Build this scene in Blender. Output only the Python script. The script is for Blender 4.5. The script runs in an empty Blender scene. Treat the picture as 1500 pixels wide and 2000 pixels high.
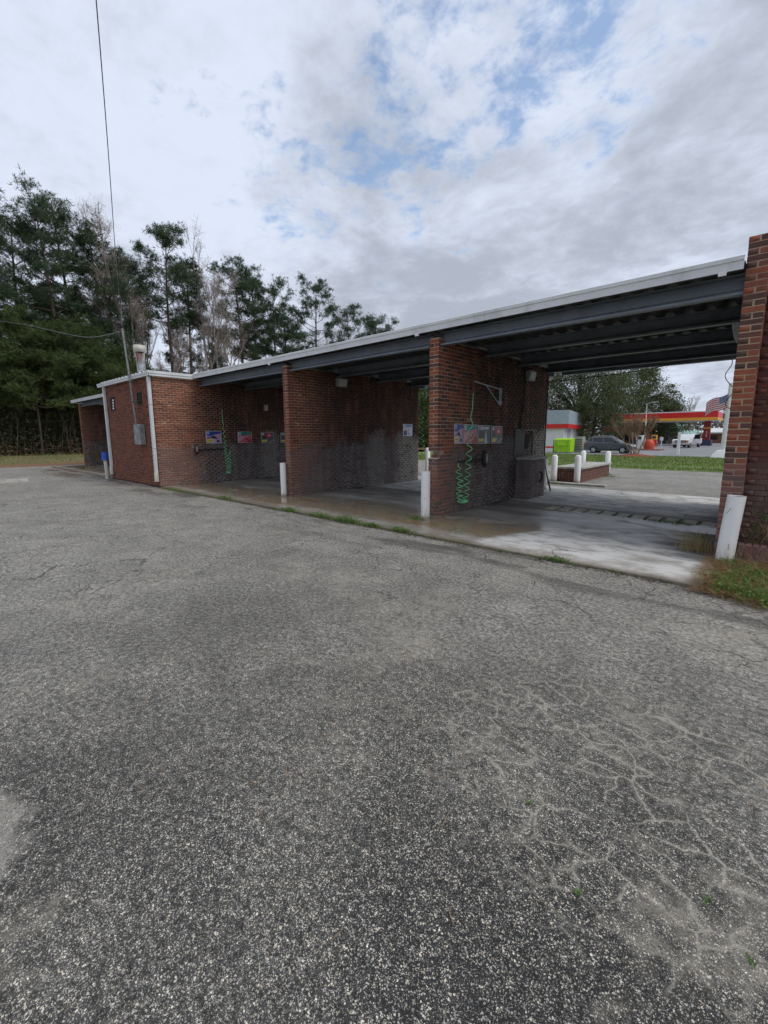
import bpy, bmesh, math, random
import numpy as np
from mathutils import Vector, Matrix

# ------------------------------------------------------------------ camera, sky, sun, exposure
SC = bpy.context.scene
COL = SC.collection
R2 = math.radians
EYE = (0.0, 0.0, 1.505)
cam_d = bpy.data.cameras.new('camera'); cam = bpy.data.objects.new('camera', cam_d); COL.objects.link(cam)
rt = Vector((0.7446, 0.6675, -0.0053)); up = Vector((-0.0975, 0.1166, 0.9885)); fw = Vector((-0.6601, 0.7358, -0.1511))
m3 = Matrix((rt, up, -fw)).transposed()
cam.matrix_world = Matrix.Translation(EYE) @ m3.to_4x4()
cam_d.sensor_fit = 'HORIZONTAL'; cam_d.sensor_width = 36.0
cam_d.lens = 844.8 / 1500 * 36.0
cam_d.shift_y = -19.7 / 1500
cam_d.clip_start = 0.05; cam_d.clip_end = 3000
SC.camera = cam
SC.render.resolution_x = 768; SC.render.resolution_y = 1024
SC.view_settings.view_transform = 'Standard'; SC.view_settings.look = 'None'
SC.view_settings.exposure = 0.36; SC.view_settings.gamma = 1.0
SC.view_settings.use_curve_mapping = False
SC.cycles.max_bounces = 5; SC.cycles.adaptive_threshold = 0.025
SC.cycles.use_denoising = True

SUN_DIR = Vector((0.56, 0.10, 0.82)).normalized()      # towards the sun
sun_d = bpy.data.lights.new('sun', 'SUN'); sun_d.energy = 1.4; sun_d.angle = R2(28); sun_d.color = (1.0, 0.96, 0.9)
sun = bpy.data.objects.new('sun', sun_d); COL.objects.link(sun); sun.location = (10, -10, 30)
sun.rotation_euler = (-SUN_DIR).to_track_quat('-Z', 'Y').to_euler()


class NT:
    """small helper round a node tree"""
    def __init__(s, tree):
        s.t = tree; tree.nodes.clear()
    def n(s, kind, ins=None, **props):
        nd = s.t.nodes.new(kind)
        for k, v in props.items(): setattr(nd, k, v)
        for k, v in (ins or {}).items(): s.set(nd.inputs[k], v)
        return nd
    def set(s, sock, v):
        if isinstance(v, bpy.types.NodeSocket): s.t.links.new(v, sock)
        elif isinstance(v, bpy.types.Node): s.t.links.new(v.outputs[0], sock)
        elif hasattr(sock.default_value, '__len__') and not hasattr(v, '__len__'): sock.default_value = [v] * len(sock.default_value)
        else:
            if hasattr(sock.default_value, '__len__') and len(sock.default_value) == 4 and len(v) == 3: v = (*v, 1)
            sock.default_value = v
    def math(s, op, a, b=0.0, c=0.0, clamp=False):
        return s.n('ShaderNodeMath', {0: a, 1: b, 2: c}, operation=op, use_clamp=clamp).outputs[0]
    def ramp(s, f, lo, hi, a=0.0, b=1.0, smooth=True):
        return s.n('ShaderNodeMapRange', {0: f, 1: lo, 2: hi, 3: a, 4: b}, interpolation_type='SMOOTHSTEP' if smooth else 'LINEAR').outputs[0]
    def mix(s, f, a, b, blend='MIX'):
        nd = s.n('ShaderNodeMix', data_type='RGBA', blend_type=blend)
        s.set(nd.inputs[0], f); s.set(nd.inputs[6], a); s.set(nd.inputs[7], b)
        return nd.outputs[2]
    def noise(s, vec, scale, detail=4, rough=0.55, dist=0.0):
        return s.n('ShaderNodeTexNoise', {'Vector': vec, 'Scale': scale, 'Detail': detail, 'Roughness': rough, 'Distortion': dist}).outputs[0]
    def vmul(s, vec, k):
        return s.n('ShaderNodeVectorMath', {0: vec, 1: k}, operation='MULTIPLY').outputs[0]
    def vadd(s, vec, k):
        return s.n('ShaderNodeVectorMath', {0: vec, 1: k}, operation='ADD').outputs[0]
    def pos(s): return s.n('ShaderNodeNewGeometry').outputs['Position']
    def xyz(s, v): return s.n('ShaderNodeSeparateXYZ', {0: v}).outputs
    def bump(s, h, strength=0.4, dist=0.01):
        return s.n('ShaderNodeBump', {'Height': h, 'Strength': strength, 'Distance': dist}).outputs[0]


# --- sky: physical blue seen through broken cloud
world = bpy.data.worlds.new('World'); SC.world = world; world.use_nodes = True
w = NT(world.node_tree)
sky = w.n('ShaderNodeTexSky', sky_type='NISHITA', sun_disc=False)
sky.sun_elevation = math.asin(SUN_DIR.z); sky.sun_rotation = math.atan2(SUN_DIR.x, SUN_DIR.y)
sky.air_density = 1.2; sky.dust_density = 1.0
dirv = w.n('ShaderNodeTexCoord').outputs['Generated']
dx, dy, dz = w.xyz(dirv)
den = w.math('ADD', w.math('MAXIMUM', dz, 0.0), 0.16)
u = w.math('DIVIDE', dx, den); v = w.math('DIVIDE', dy, den)
uv = w.n('ShaderNodeCombineXYZ', {0: u, 1: v, 2: 0.0}).outputs[0]
def lobe(d, c0, c1):
    dt = w.n('ShaderNodeVectorMath', {0: dirv, 1: d}, operation='DOT_PRODUCT').outputs['Value']
    return w.ramp(dt, c0, c1)
big = w.noise(w.vadd(uv, (3.1, 1.7, 0)), 1.3, 4, 0.55)
med = w.noise(w.vadd(uv, (7.3, 2.2, 0)), 3.6, 6, 0.60, 0.4)
fine = w.noise(w.vadd(uv, (1.3, 9.2, 0)), 13.0, 4, 0.62, 0.3)
gap = w.math('MAXIMUM', lobe((-0.488, 0.681, 0.546), 0.955, 0.995), w.math('MULTIPLY', lobe((-0.27, 0.755, 0.60), 0.972, 0.998), 1.0))
gap = w.math('MAXIMUM', gap, w.math('MULTIPLY', lobe((-0.659, 0.562, 0.499), 0.972, 0.998), 0.8))
cov = w.math('ADD', w.math('MULTIPLY', med, 0.62), w.math('MULTIPLY', fine, 0.38))
cov = w.math('SUBTRACT', cov, w.math('MULTIPLY', gap, 0.145))
cover = w.ramp(cov, 0.215, 0.40)
puff = w.noise(w.vadd(uv, (4.4, 8.1, 0)), 2.6, 5, 0.58, 0.35)
dark = w.math('ADD', w.math('MULTIPLY', big, 0.34), w.math('ADD', w.math('MULTIPLY', puff, 0.48), w.math('MULTIPLY', fine, 0.18)))
dark = w.math('ADD', dark, w.math('MULTIPLY', w.math('MAXIMUM', lobe((-0.60, 0.69, 0.40), 0.945, 0.99), w.math('MULTIPLY', lobe((-0.05, 0.88, 0.47), 0.955, 0.995), 0.45)), 0.11))
dark = w.math('ADD', dark, w.math('MULTIPLY', lobe((-0.41, 0.84, 0.34), 0.96, 0.995), 0.06))
dark = w.math('SUBTRACT', dark, w.math('MULTIPLY', w.math('MAXIMUM', lobe((-0.835, 0.222, 0.504), 0.84, 0.98), lobe((-0.38, 0.77, 0.52), 0.95, 0.995)), 0.09))
cloudc = w.mix(w.ramp(dark, 0.38, 0.66), (0.66, 0.72, 0.85), (0.39, 0.43, 0.51))
bgs = w.n('ShaderNodeBackground', {'Color': sky.outputs[0], 'Strength': 0.15})
bgc = w.n('ShaderNodeBackground', {'Color': cloudc, 'Strength': 0.88})
mx = w.n('ShaderNodeMixShader', {0: w.math('MAXIMUM', cover, 0.12), 1: bgs.outputs[0], 2: bgc.outputs[0]})
w.n('ShaderNodeOutputWorld', {0: mx.outputs[0]})

# ------------------------------------------------------------------ materials
MATS = {}
def mat(name, build):
    if name not in MATS:
        m = bpy.data.materials.new(name); m.use_nodes = True
        t = NT(m.node_tree); build(t); MATS[name] = m
    return MATS[name]

def out(t, color, rough=0.8, metal=0.0, normal=None, **kw):
    b = t.n('ShaderNodeBsdfPrincipled', {'Base Color': color, 'Roughness': rough, 'Metallic': metal})
    if normal is not None: t.set(b.inputs['Normal'], normal)
    for k, v in kw.items(): t.set(b.inputs[k.replace('_', ' ')], v)
    t.n('ShaderNodeOutputMaterial', {0: b.outputs[0]})
    return b

def plain(name, col, rough=0.6, metal=0.0, var=0.25, scale=6.0, dirt=None, dirt_amt=0.4, bump=0.15, **kw):
    def f(t):
        p = t.pos()
        n1 = t.noise(p, scale, 5, 0.6)
        c = t.mix(t.ramp(n1, 0.3, 0.7), tuple(x * (1 - var) for x in col), tuple(min(1, x * (1 + var * 0.6)) for x in col))
        if dirt is not None:
            n2 = t.noise(t.vmul(p, (1, 1, 0.35)), scale * 1.7, 6, 0.65)
            c = t.mix(t.math('MULTIPLY', t.ramp(n2, 0.5, 0.72), dirt_amt), c, dirt)
        r = t.ramp(n1, 0.2, 0.8, max(0.03, rough - 0.08), min(1, rough + 0.08))
        out(t, c, r, metal, t.bump(t.noise(p, scale * 9, 3), bump, 0.004), **kw)
    return mat(name, f)

def brick_mat(kind, tone='red'):
    """kind 'one': random per object; 'many': random from the face attribute"""
    def f(t):
        p = t.pos(); x, y, z = t.xyz(p)
        if kind == 'one': rnd = t.n('ShaderNodeObjectInfo').outputs['Random']
        else: rnd = t.n('ShaderNodeAttribute', attribute_name='rnd').outputs['Fac']
        r = t.n('ShaderNodeValToRGB', {0: rnd})
        if tone == 'red':
            stops = [(0.0, (0.10, 0.038, 0.027)), (0.2, (0.175, 0.058, 0.034)), (0.5, (0.22, 0.070, 0.040)), (0.8, (0.275, 0.090, 0.049)), (1.0, (0.14, 0.052, 0.037))]
        elif tone == 'mixed':
            stops = [(0.0, (0.080, 0.045, 0.037)), (0.30, (0.115, 0.055, 0.042)), (0.42, (0.27, 0.076, 0.038)), (0.75, (0.34, 0.102, 0.048)), (1.0, (0.14, 0.060, 0.045))]
        else:
            stops = [(0.0, (0.085, 0.034, 0.027)), (0.4, (0.13, 0.042, 0.030)), (0.8, (0.17, 0.052, 0.034)), (1.0, (0.10, 0.045, 0.036))]
        e = r.color_ramp.elements
        e[0].position, e[0].color = stops[0][0], (*stops[0][1], 1); e[1].position, e[1].color = stops[-1][0], (*stops[-1][1], 1)
        for pos_, c_ in stops[1:-1]:
            el = e.new(pos_); el.color = (*c_, 1)
        c = r.outputs[0]
        n1 = t.noise(p, 26, 5, 0.65)
        c = t.mix(t.ramp(n1, 0.3, 0.75, 0.0, 0.40), c, (0.11, 0.040, 0.028))
        # chips and lime specks
        n3 = t.noise(p, 70, 3, 0.6)
        c = t.mix(t.ramp(n3, 0.66, 0.74, 0.0, 0.5), c, (0.42, 0.36, 0.30))
        c = wall_grime_shade(t, p, c, False, rnd)
        h = t.math('ADD', t.noise(p, 55, 4, 0.6), t.math('MULTIPLY', t.noise(p, 240, 2), 0.4))
        out(t, c, 0.86, 0, t.bump(h, 0.5, 0.006))
    return mat('brick_%s_%s' % (tone, kind), f)

def wall_grime_shade(t, p, c, mortar, rnd=None):
    """old paint film and lime low on the bay walls, soot streaks with painted-in bay shade"""
    x, y, z = t.xyz(p)
    nb = t.noise(p, 0.95, 5, 0.6)
    nm = t.noise(p, 7.0, 5, 0.65)
    ns = t.noise(t.vmul(p, (3, 3, 0.5)), 2.2, 5, 0.6)
    zz = t.math('ADD', z, t.math('ADD', t.math('MULTIPLY', t.math('SUBTRACT', nb, 0.5), 1.7), t.math('MULTIPLY', t.math('SUBTRACT', nm, 0.5), 0.5)))
    yy = t.math('ADD', t.math('ADD', y, t.ramp(x, -13.0, -13.5, 0.0, 0.55)), t.math('ADD', t.math('MULTIPLY', t.math('SUBTRACT', nb, 0.5), 0.8), t.math('MULTIPLY', t.math('SUBTRACT', nm, 0.5), 0.9)))
    inside = t.math('MULTIPLY', t.ramp(x, -18.2, -18.1), 1.0)
    # soot streaks plus bay shade painted into the colour, darker towards the back
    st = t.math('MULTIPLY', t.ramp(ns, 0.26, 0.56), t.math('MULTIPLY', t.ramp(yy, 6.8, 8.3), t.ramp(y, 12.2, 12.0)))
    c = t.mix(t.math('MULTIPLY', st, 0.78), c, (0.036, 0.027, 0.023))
    low = t.math('MULTIPLY', t.ramp(zz, 1.52, 1.18), t.ramp(y, 12.2, 12.0))
    deep = t.ramp(yy, 6.85, 7.35)
    fieldm = t.math('MULTIPLY', low, deep)
    # patchy: the film has flaked off brick by brick near the front
    flake = t.ramp(nm, 0.40, 0.52)
    film = t.math('MULTIPLY', fieldm, t.math('MAXIMUM', flake, t.ramp(yy, 7.3, 8.3)))
    if rnd is not None: film = t.math('MULTIPLY', film, t.ramp(t.math('FRACT', t.math('MULTIPLY', rnd, 7.31)), 0.04, 0.22, 0.35, 1.0))
    grey = t.mix(t.ramp(ns, 0.3, 0.7), (0.085, 0.084, 0.082), (0.25, 0.245, 0.23))
    if mortar: grey = t.mix(0.85, grey, (0.045, 0.043, 0.041))
    c = t.mix(t.math('MULTIPLY', film, 0.94), c, grey)
    # thin mauve wash on the lower part of every outer end
    wash = t.math('MULTIPLY', t.math('MULTIPLY', t.ramp(zz, 1.30, 1.12), t.ramp(y, 12.2, 12.0)), t.ramp(x, -13.9, -13.85))
    c = t.mix(t.math('MULTIPLY', wash, 0.42), c, (0.18, 0.13, 0.125))
    # pale lime specks near the ground
    sp = t.math('MULTIPLY', t.ramp(zz, 0.75, 0.15), t.ramp(t.noise(p, 24, 3, 0.7), 0.55, 0.63))
    sp = t.math('MULTIPLY', sp, t.ramp(x, -13.9, -13.85))
    c = t.mix(t.math('MULTIPLY', sp, 0.2 if mortar else 0.55), c, (0.40, 0.36, 0.29))
    # remains of white paint at the back end
    wp = t.math('MULTIPLY', t.math('MULTIPLY', t.ramp(yy, 10.5, 11.0), t.ramp(y, 12.2, 12.0)), t.ramp(zz, 1.75, 1.5))
    wp = t.math('MULTIPLY', wp, t.ramp(nm, 0.36, 0.5))
    c = t.mix(t.math('MULTIPLY', wp, 0.75), c, (0.085, 0.08, 0.072) if mortar else (0.42, 0.39, 0.33))
    # a washed, paler column of bricks in the middle bay
    wc = t.math('MULTIPLY', t.math('MULTIPLY', t.ramp(yy, 9.3, 9.5), t.ramp(yy, 10.15, 9.95)), t.ramp(zz, 1.75, 1.55))
    wc = t.math('MULTIPLY', wc, t.ramp(x, -6.0, -7.0))
    c = t.mix(t.math('MULTIPLY', wc, 0.45), c, (0.30, 0.285, 0.26))
    return c

def f_mortar(t):
    p = t.pos()
    n = t.noise(p, 12, 5, 0.6)
    c = t.mix(n, (0.33, 0.235, 0.16), (0.53, 0.40, 0.285))
    c = t.mix(t.ramp(t.noise(p, 1.6, 3), 0.48, 0.72, 0, 0.55), c, (0.20, 0.12, 0.085))
    c = wall_grime_shade(t, p, c, True)
    out(t, c, 0.95, 0, t.bump(t.noise(p, 120, 3), 0.5, 0.004))
M_MORTAR = mat('mortar', f_mortar)
def f_mortar2(t):
    p = t.pos(); n = t.noise(p, 9, 5, 0.6)
    c = t.mix(t.ramp(n, 0.35, 0.65), (0.14, 0.075, 0.055), (0.25, 0.16, 0.12))
    out(t, c, 0.95, 0, t.bump(t.noise(p, 120, 3), 0.5, 0.004))
M_MORTAR_RED = mat('red_stained_mortar', f_mortar2)

def f_asphalt(t):
    p = t.pos(); x, y, z = t.xyz(p)
    q = t.n('ShaderNodeCombineXYZ', {0: x, 1: y, 2: 0.0}).outputs[0]
    qd = t.vadd(q, t.vmul(t.n('ShaderNodeTexNoise', {'Vector': q, 'Scale': 60.0, 'Detail': 2.0}).outputs['Color'], (0.010, 0.010, 0)))
    v1 = t.n('ShaderNodeTexVoronoi', {'Vector': qd, 'Scale': 165.0, 'Randomness': 1.0}, feature='F1')
    v2 = t.n('ShaderNodeTexVoronoi', {'Vector': t.vadd(qd, (3.3, 7.7, 0)), 'Scale': 310.0}, feature='F1')
    big = t.noise(q, 0.35, 3, 0.55); mid = t.noise(q, 1.7, 4, 0.6); fin = t.noise(q, 9, 3, 0.6); grit = t.noise(q, 330, 2, 0.7)
    cs = t.xyz(v1.outputs['Color']); cs2 = t.xyz(v2.outputs['Color'])
    def stones(f):
        nd = t.n('ShaderNodeValToRGB', {0: f}); e = nd.color_ramp.elements
        e[0].color = (0.022, 0.022, 0.023, 1); e[1].color = (0.54, 0.525, 0.485, 1)
        for pp, cc in ((0.28, (0.07, 0.07, 0.07, 1)), (0.5, (0.24, 0.237, 0.225, 1)), (0.70, (0.42, 0.41, 0.38, 1)), (0.86, (0.47, 0.41, 0.32, 1))):
            el = e.new(pp); el.color = cc
        return nd.outputs[0]
    # worn areas show more pale stone, sealed areas stay dark; grazing-view brightness is painted in as paler colour farther off
    graze_pale = t.math('MAXIMUM', t.ramp(t.math('ADD', y, t.math('MULTIPLY', t.math('SUBTRACT', mid, 0.5), 1.2)), 1.0, 4.4), t.ramp(t.math('ADD', x, t.math('MULTIPLY', t.math('SUBTRACT', mid, 0.5), 1.6)), -1.6, -6.5))
    wear = t.math('ADD', t.math('MULTIPLY', big, 0.6), t.math('MULTIPLY', mid, 0.4))
    edge_ = t.math('ADD', 0.40, t.math('MULTIPLY', t.math('SUBTRACT', grit, 0.5), 0.35))
    b1 = t.math('MULTIPLY', t.math('LESS_THAN', v1.outputs['Distance'], t.math('ADD', edge_, t.math('MULTIPLY', cs[1], 0.16))), t.math('GREATER_THAN', cs[2], t.ramp(wear, 0.35, 0.65, 0.60, 0.42)))
    b2 = t.math('MULTIPLY', t.math('LESS_THAN', v2.outputs['Distance'], t.math('ADD', edge_, 0.08)), t.math('GREATER_THAN', cs2[2], t.ramp(wear, 0.35, 0.65, 0.40, 0.16)))
    c = t.mix(grit, (0.006, 0.0062, 0.007), (0.030, 0.030, 0.030))
    c = t.mix(t.math('MULTIPLY', b2, 0.92), c, stones(cs2[0]))
    c = t.mix(t.math('MULTIPLY', b1, 0.95), c, stones(cs[0]))
    gr1 = t.ramp(t.noise(q, 30, 3, 0.65), 0.34, 0.66, 0.55, 1.45); gr2 = t.ramp(t.noise(q, 95, 2, 0.6), 0.30, 0.70, 0.60, 1.40)
    mac = t.math('MULTIPLY', t.ramp(t.noise(t.vadd(q, (2, 6, 0)), 0.9, 4, 0.6, 0.6), 0.30, 0.70, 0.86, 1.12), t.ramp(t.noise(t.vadd(q, (8, 1, 0)), 3.2, 4, 0.65, 0.4), 0.30, 0.70, 0.86, 1.14))
    gr3 = t.math('MULTIPLY', t.math('MULTIPLY', gr1, gr2), mac)
    body = t.math('MAXIMUM', b1, t.math('MULTIPLY', b2, 0.6)); fines = grit
    c = t.mix(t.math('ADD', t.ramp(wear, 0.42, 0.66, 0.0, 0.16), t.math('MULTIPLY', graze_pale, 0.54)), c, (0.355, 0.345, 0.325))
    c = t.mix(t.ramp(mid, 0.34, 0.22, 0.0, 0.5), c, (0.03, 0.03, 0.032))
    c = t.mix(1.0, c, t.n('ShaderNodeCombineXYZ', {0: t.math('MULTIPLY', gr3, 1.02), 1: gr3, 2: t.math('MULTIPLY', gr3, 0.95)}).outputs[0], 'MULTIPLY')
    # sand in hollows
    sand = t.ramp(t.math('ADD', t.math('MULTIPLY', t.noise(t.vadd(q, (9, 4, 0)), 0.8, 5, 0.6), 0.7), t.math('MULTIPLY', fin, 0.3)), 0.51, 0.66, 0.0, 0.60)
    thru = t.math('MULTIPLY', t.math('SUBTRACT', 1.0, t.math('MULTIPLY', b1, 0.75)), t.ramp(grit, 0.3, 0.62, 0.25, 1.0))
    c = t.mix(t.math('MULTIPLY', sand, thru), c, (0.40, 0.365, 0.30))
    # cracks: a wandering cell net, pale with sand near by, dark further off
    wq = t.vadd(q, t.vmul(t.n('ShaderNodeTexNoise', {'Vector': q, 'Scale': 2.6, 'Detail': 4.0}).outputs['Color'], (0.55, 0.55, 0)))
    ce = t.n('ShaderNodeTexVoronoi', {'Vector': wq, 'Scale': 2.1}, feature='DISTANCE_TO_EDGE').outputs['Distance']
    wq2 = t.vadd(q, t.vmul(t.n('ShaderNodeTexNoise', {'Vector': q, 'Scale': 6.0, 'Detail': 3.0}).outputs['Color'], (0.13, 0.13, 0)))
    ce2 = t.n('ShaderNodeTexVoronoi', {'Vector': t.vmul(wq2, (1.0, 1.35, 1)), 'Scale': 5.6}, feature='DISTANCE_TO_EDGE').outputs['Distance']
    # crazed field in front of the right-hand bay, sand packed into its cracks
    fx = t.math('DIVIDE', t.math('ADD', x, 0.42), 1.05); fy = t.math('DIVIDE', t.math('SUBTRACT', y, 2.05), 0.85)
    fr = t.math('SQRT', t.math('ADD', t.math('MULTIPLY', fx, fx), t.math('MULTIPLY', fy, fy)))
    craz = t.ramp(t.math('ADD', fr, t.math('MULTIPLY', t.math('SUBTRACT', mid, 0.5), 1.4)), 1.15, 0.55)
    ce3 = t.math('ADD', ce2, t.math('MULTIPLY', t.math('SUBTRACT', fin, 0.5), 0.05))
    line = t.math('MAXIMUM', t.ramp(ce3, 0.009, 0.040, 1.0, 0.0), t.math('MULTIPLY', t.ramp(ce3, 0.0, 0.14, 1.0, 0.0), t.ramp(fin, 0.45, 0.6, 0.12, 0.42)))
    cp = t.math('MULTIPLY', t.math('MULTIPLY', line, craz), t.ramp(t.noise(q, 2.6, 3), 0.36, 0.56, 0.12, 1.0))
    cp = t.math('MULTIPLY', cp, t.math('MULTIPLY', t.math('SUBTRACT', 1.0, t.math('MULTIPLY', b1, 0.7)), t.ramp(grit, 0.25, 0.6, 0.35, 1.0)))
    c = t.mix(t.math('MULTIPLY', cp, 0.92), c, (0.41, 0.38, 0.315))
    px_ = t.math('ADD', x, 2.18); py_ = t.math('ADD', y, 0.22)
    pr_ = t.math('ADD', t.math('SQRT', t.math('ADD', t.math('MULTIPLY', px_, px_), t.math('MULTIPLY', py_, py_))), t.math('MULTIPLY', t.math('SUBTRACT', fin, 0.5), 0.22))
    c = t.mix(t.math('MULTIPLY', t.ramp(pr_, 0.44, 0.36, 0.0, 0.85), thru), c, (0.35, 0.33, 0.29))
    far = t.ramp(graze_pale, 0.3, 0.8)
    cd = t.math('MULTIPLY', t.ramp(ce, 0.006, 0.020, 1.0, 0.0), t.ramp(mid, 0.42, 0.58))
    cd = t.math('MAXIMUM', cd, t.math('MULTIPLY', t.math('MULTIPLY', t.ramp(ce2, 0.008, 0.03, 1.0, 0.0), t.ramp(big, 0.46, 0.60)), far))
    c = t.mix(t.math('MULTIPLY', cd, t.math('ADD', t.math('MULTIPLY', far, 0.55), 0.10)), c, (0.022, 0.022, 0.022))
    # oil and damp along the wall of the equipment room and the slab
    dm = t.math('MULTIPLY', t.ramp(y, 3.6, 5.0), t.math('MULTIPLY', t.ramp(y, 5.4, 5.25), t.ramp(t.noise(t.vmul(q, (0.35, 1.6, 1)), 1.3, 5, 0.6), 0.48, 0.62)))
    c = t.mix(t.math('MULTIPLY', dm, 0.7), c, (0.035, 0.034, 0.033))
    h = t.math('ADD', t.math('MULTIPLY', body, 0.7), t.math('MULTIPLY', fines, 0.3))
    h = t.math('SUBTRACT', h, t.math('MULTIPLY', cd, 1.5))
    out(t, c, t.ramp(mid, 0.3, 0.7, 0.72, 0.92), 0, t.bump(h, 0.75, 0.006))
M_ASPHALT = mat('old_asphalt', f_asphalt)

def f_far_asphalt(t):
    p = t.pos()
    n = t.noise(p, 0.5, 5, 0.6); n2 = t.noise(p, 6, 5, 0.7)
    c = t.mix(t.ramp(n, 0.3, 0.7), (0.17, 0.175, 0.185), (0.25, 0.25, 0.255))
    c = t.mix(t.ramp(n2, 0.55, 0.7, 0, 0.4), c, (0.09, 0.09, 0.095))
    out(t, c, 0.8, 0, t.bump(n2, 0.3, 0.02))
M_ASPHALT_FAR = mat('station_asphalt', f_far_asphalt)

def f_concrete(t):
    p = t.pos(); x, y, z = t.xyz(p)
    n1 = t.noise(p, 1.1, 5, 0.6); n2 = t.noise(t.vmul(p, (0.5, 1.6, 1)), 1.2, 6, 0.6, 0.3); n3 = t.noise(p, 18, 4, 0.65)
    c = t.mix(t.ramp(n1, 0.3, 0.7), (0.36, 0.34, 0.305), (0.52, 0.505, 0.475))
    c = t.mix(t.ramp(n3, 0.55, 0.75, 0, 0.3), c, (0.22, 0.21, 0.19))
    # oily black films
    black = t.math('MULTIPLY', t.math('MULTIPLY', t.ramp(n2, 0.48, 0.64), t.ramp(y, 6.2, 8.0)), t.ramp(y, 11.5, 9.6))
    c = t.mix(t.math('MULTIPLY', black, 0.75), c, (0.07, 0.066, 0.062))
    # the dry front corner of the right-hand bay: an arc-shaped joint bounds it
    ax = t.math('DIVIDE', t.math('ADD', x, -0.2), 3.3); ay = t.math('DIVIDE', t.math('SUBTRACT', y, 5.2), 3.1)
    ar = t.math('SQRT', t.math('ADD', t.math('MULTIPLY', ax, ax), t.math('MULTIPLY', ay, ay)))
    dry = t.ramp(t.math('ADD', ar, t.math('MULTIPLY', t.math('SUBTRACT', n2, 0.5), 0.10)), 1.03, 0.93)
    dry = t.math('MAXIMUM', dry, t.ramp(t.math('ADD', y, t.math('MULTIPLY', t.math('SUBTRACT', n2, 0.5), 0.8)), 8.6, 9.3))
    wetf = t.math('MULTIPLY', t.ramp(t.math('ADD', n2, t.math('MULTIPLY', n1, 0.5)), 0.56, 0.80), 1.0)
    front = t.math('MULTIPLY', t.ramp(y, 5.35, 5.9), t.ramp(y, 7.6, 6.4))
    wet = t.math('MULTIPLY', t.math('MAXIMUM', t.math('ADD', 0.30, t.math('MULTIPLY', wetf, 0.6)), t.math('MULTIPLY', front, t.ramp(n1, 0.30, 0.50))), t.math('SUBTRACT', 1.0, dry))
    brown = t.mix(n1, (0.20, 0.14, 0.065), (0.31, 0.235, 0.135))
    c = t.mix(t.math('MULTIPLY', wet, 0.5), c, (0.10, 0.092, 0.08))
    c = t.mix(t.math('MULTIPLY', t.math('MULTIPLY', wet, front), 0.85), c, brown)
    c = t.mix(t.math('MULTIPLY', dry, 0.70), c, (0.62, 0.615, 0.60))
    dd = t.math('ABSOLUTE', t.math('SUBTRACT', t.math('ADD', y, t.math('MULTIPLY', t.math('SUBTRACT', n1, 0.5), 0.25)), 9.0))
    c = t.mix(t.ramp(dd, 0.32, 0.62, 0.72, 0.0), c, (0.06, 0.052, 0.042))
    c = t.mix(t.ramp(t.noise(t.vmul(p, (1.0, 1.8, 1)), 2.3, 5, 0.65, 0.4), 0.42, 0.66, 0.0, 0.72), c, (0.20, 0.18, 0.15))
    c = t.mix(t.ramp(t.noise(t.vmul(p, (0.7, 2.2, 1)), 3.7, 5, 0.7, 0.8), 0.56, 0.70, 0.0, 0.55), c, (0.15, 0.115, 0.075))
    edge = t.ramp(t.math('ADD', y, t.math('MULTIPLY', n3, -0.16)), 5.40, 5.12)
    c = t.mix(t.math('MULTIPLY', edge, 0.8), c, (0.12, 0.085, 0.045))
    # grime against the right-hand pier
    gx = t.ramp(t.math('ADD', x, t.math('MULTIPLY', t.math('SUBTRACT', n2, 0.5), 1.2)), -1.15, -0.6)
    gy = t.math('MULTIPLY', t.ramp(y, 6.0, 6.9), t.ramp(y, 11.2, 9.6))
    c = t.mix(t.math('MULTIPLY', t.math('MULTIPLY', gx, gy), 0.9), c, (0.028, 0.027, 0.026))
    # cracks
    wq = t.vadd(p, t.vmul(t.n('ShaderNodeTexNoise', {'Vector': p, 'Scale': 1.8, 'Detail': 5.0}).outputs['Color'], (0.6, 0.6, 0)))
    ce = t.n('ShaderNodeTexVoronoi', {'Vector': wq, 'Scale': 0.42}, feature='DISTANCE_TO_EDGE').outputs['Distance']
    crack = t.math('MULTIPLY', t.ramp(ce, 0.0008, 0.0035, 1.0, 0.0), t.ramp(n1, 0.42, 0.55))
    c = t.mix(t.math('MULTIPLY', crack, 0.8), c, (0.06, 0.055, 0.05))
    rough = t.math('ADD', t.ramp(wet, 0.15, 0.7, 0.82, 0.10), t.math('MULTIPLY', t.math('SUBTRACT', 1.0, front), t.ramp(wet, 0.15, 0.7, 0.0, 0.28)))
    h = t.math('MULTIPLY', t.math('SUBTRACT', n3, t.math('MULTIPLY', crack, 0.8)), t.math('SUBTRACT', 1.0, t.math('MULTIPLY', wet, 0.92)))
    out(t, c, rough, 0, t.bump(h, 0.35, 0.006), Specular_IOR_Level=t.ramp(wet, 0.2, 0.8, 0.4, 0.75))
M_SLAB = mat('stained_concrete', f_concrete)

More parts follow.
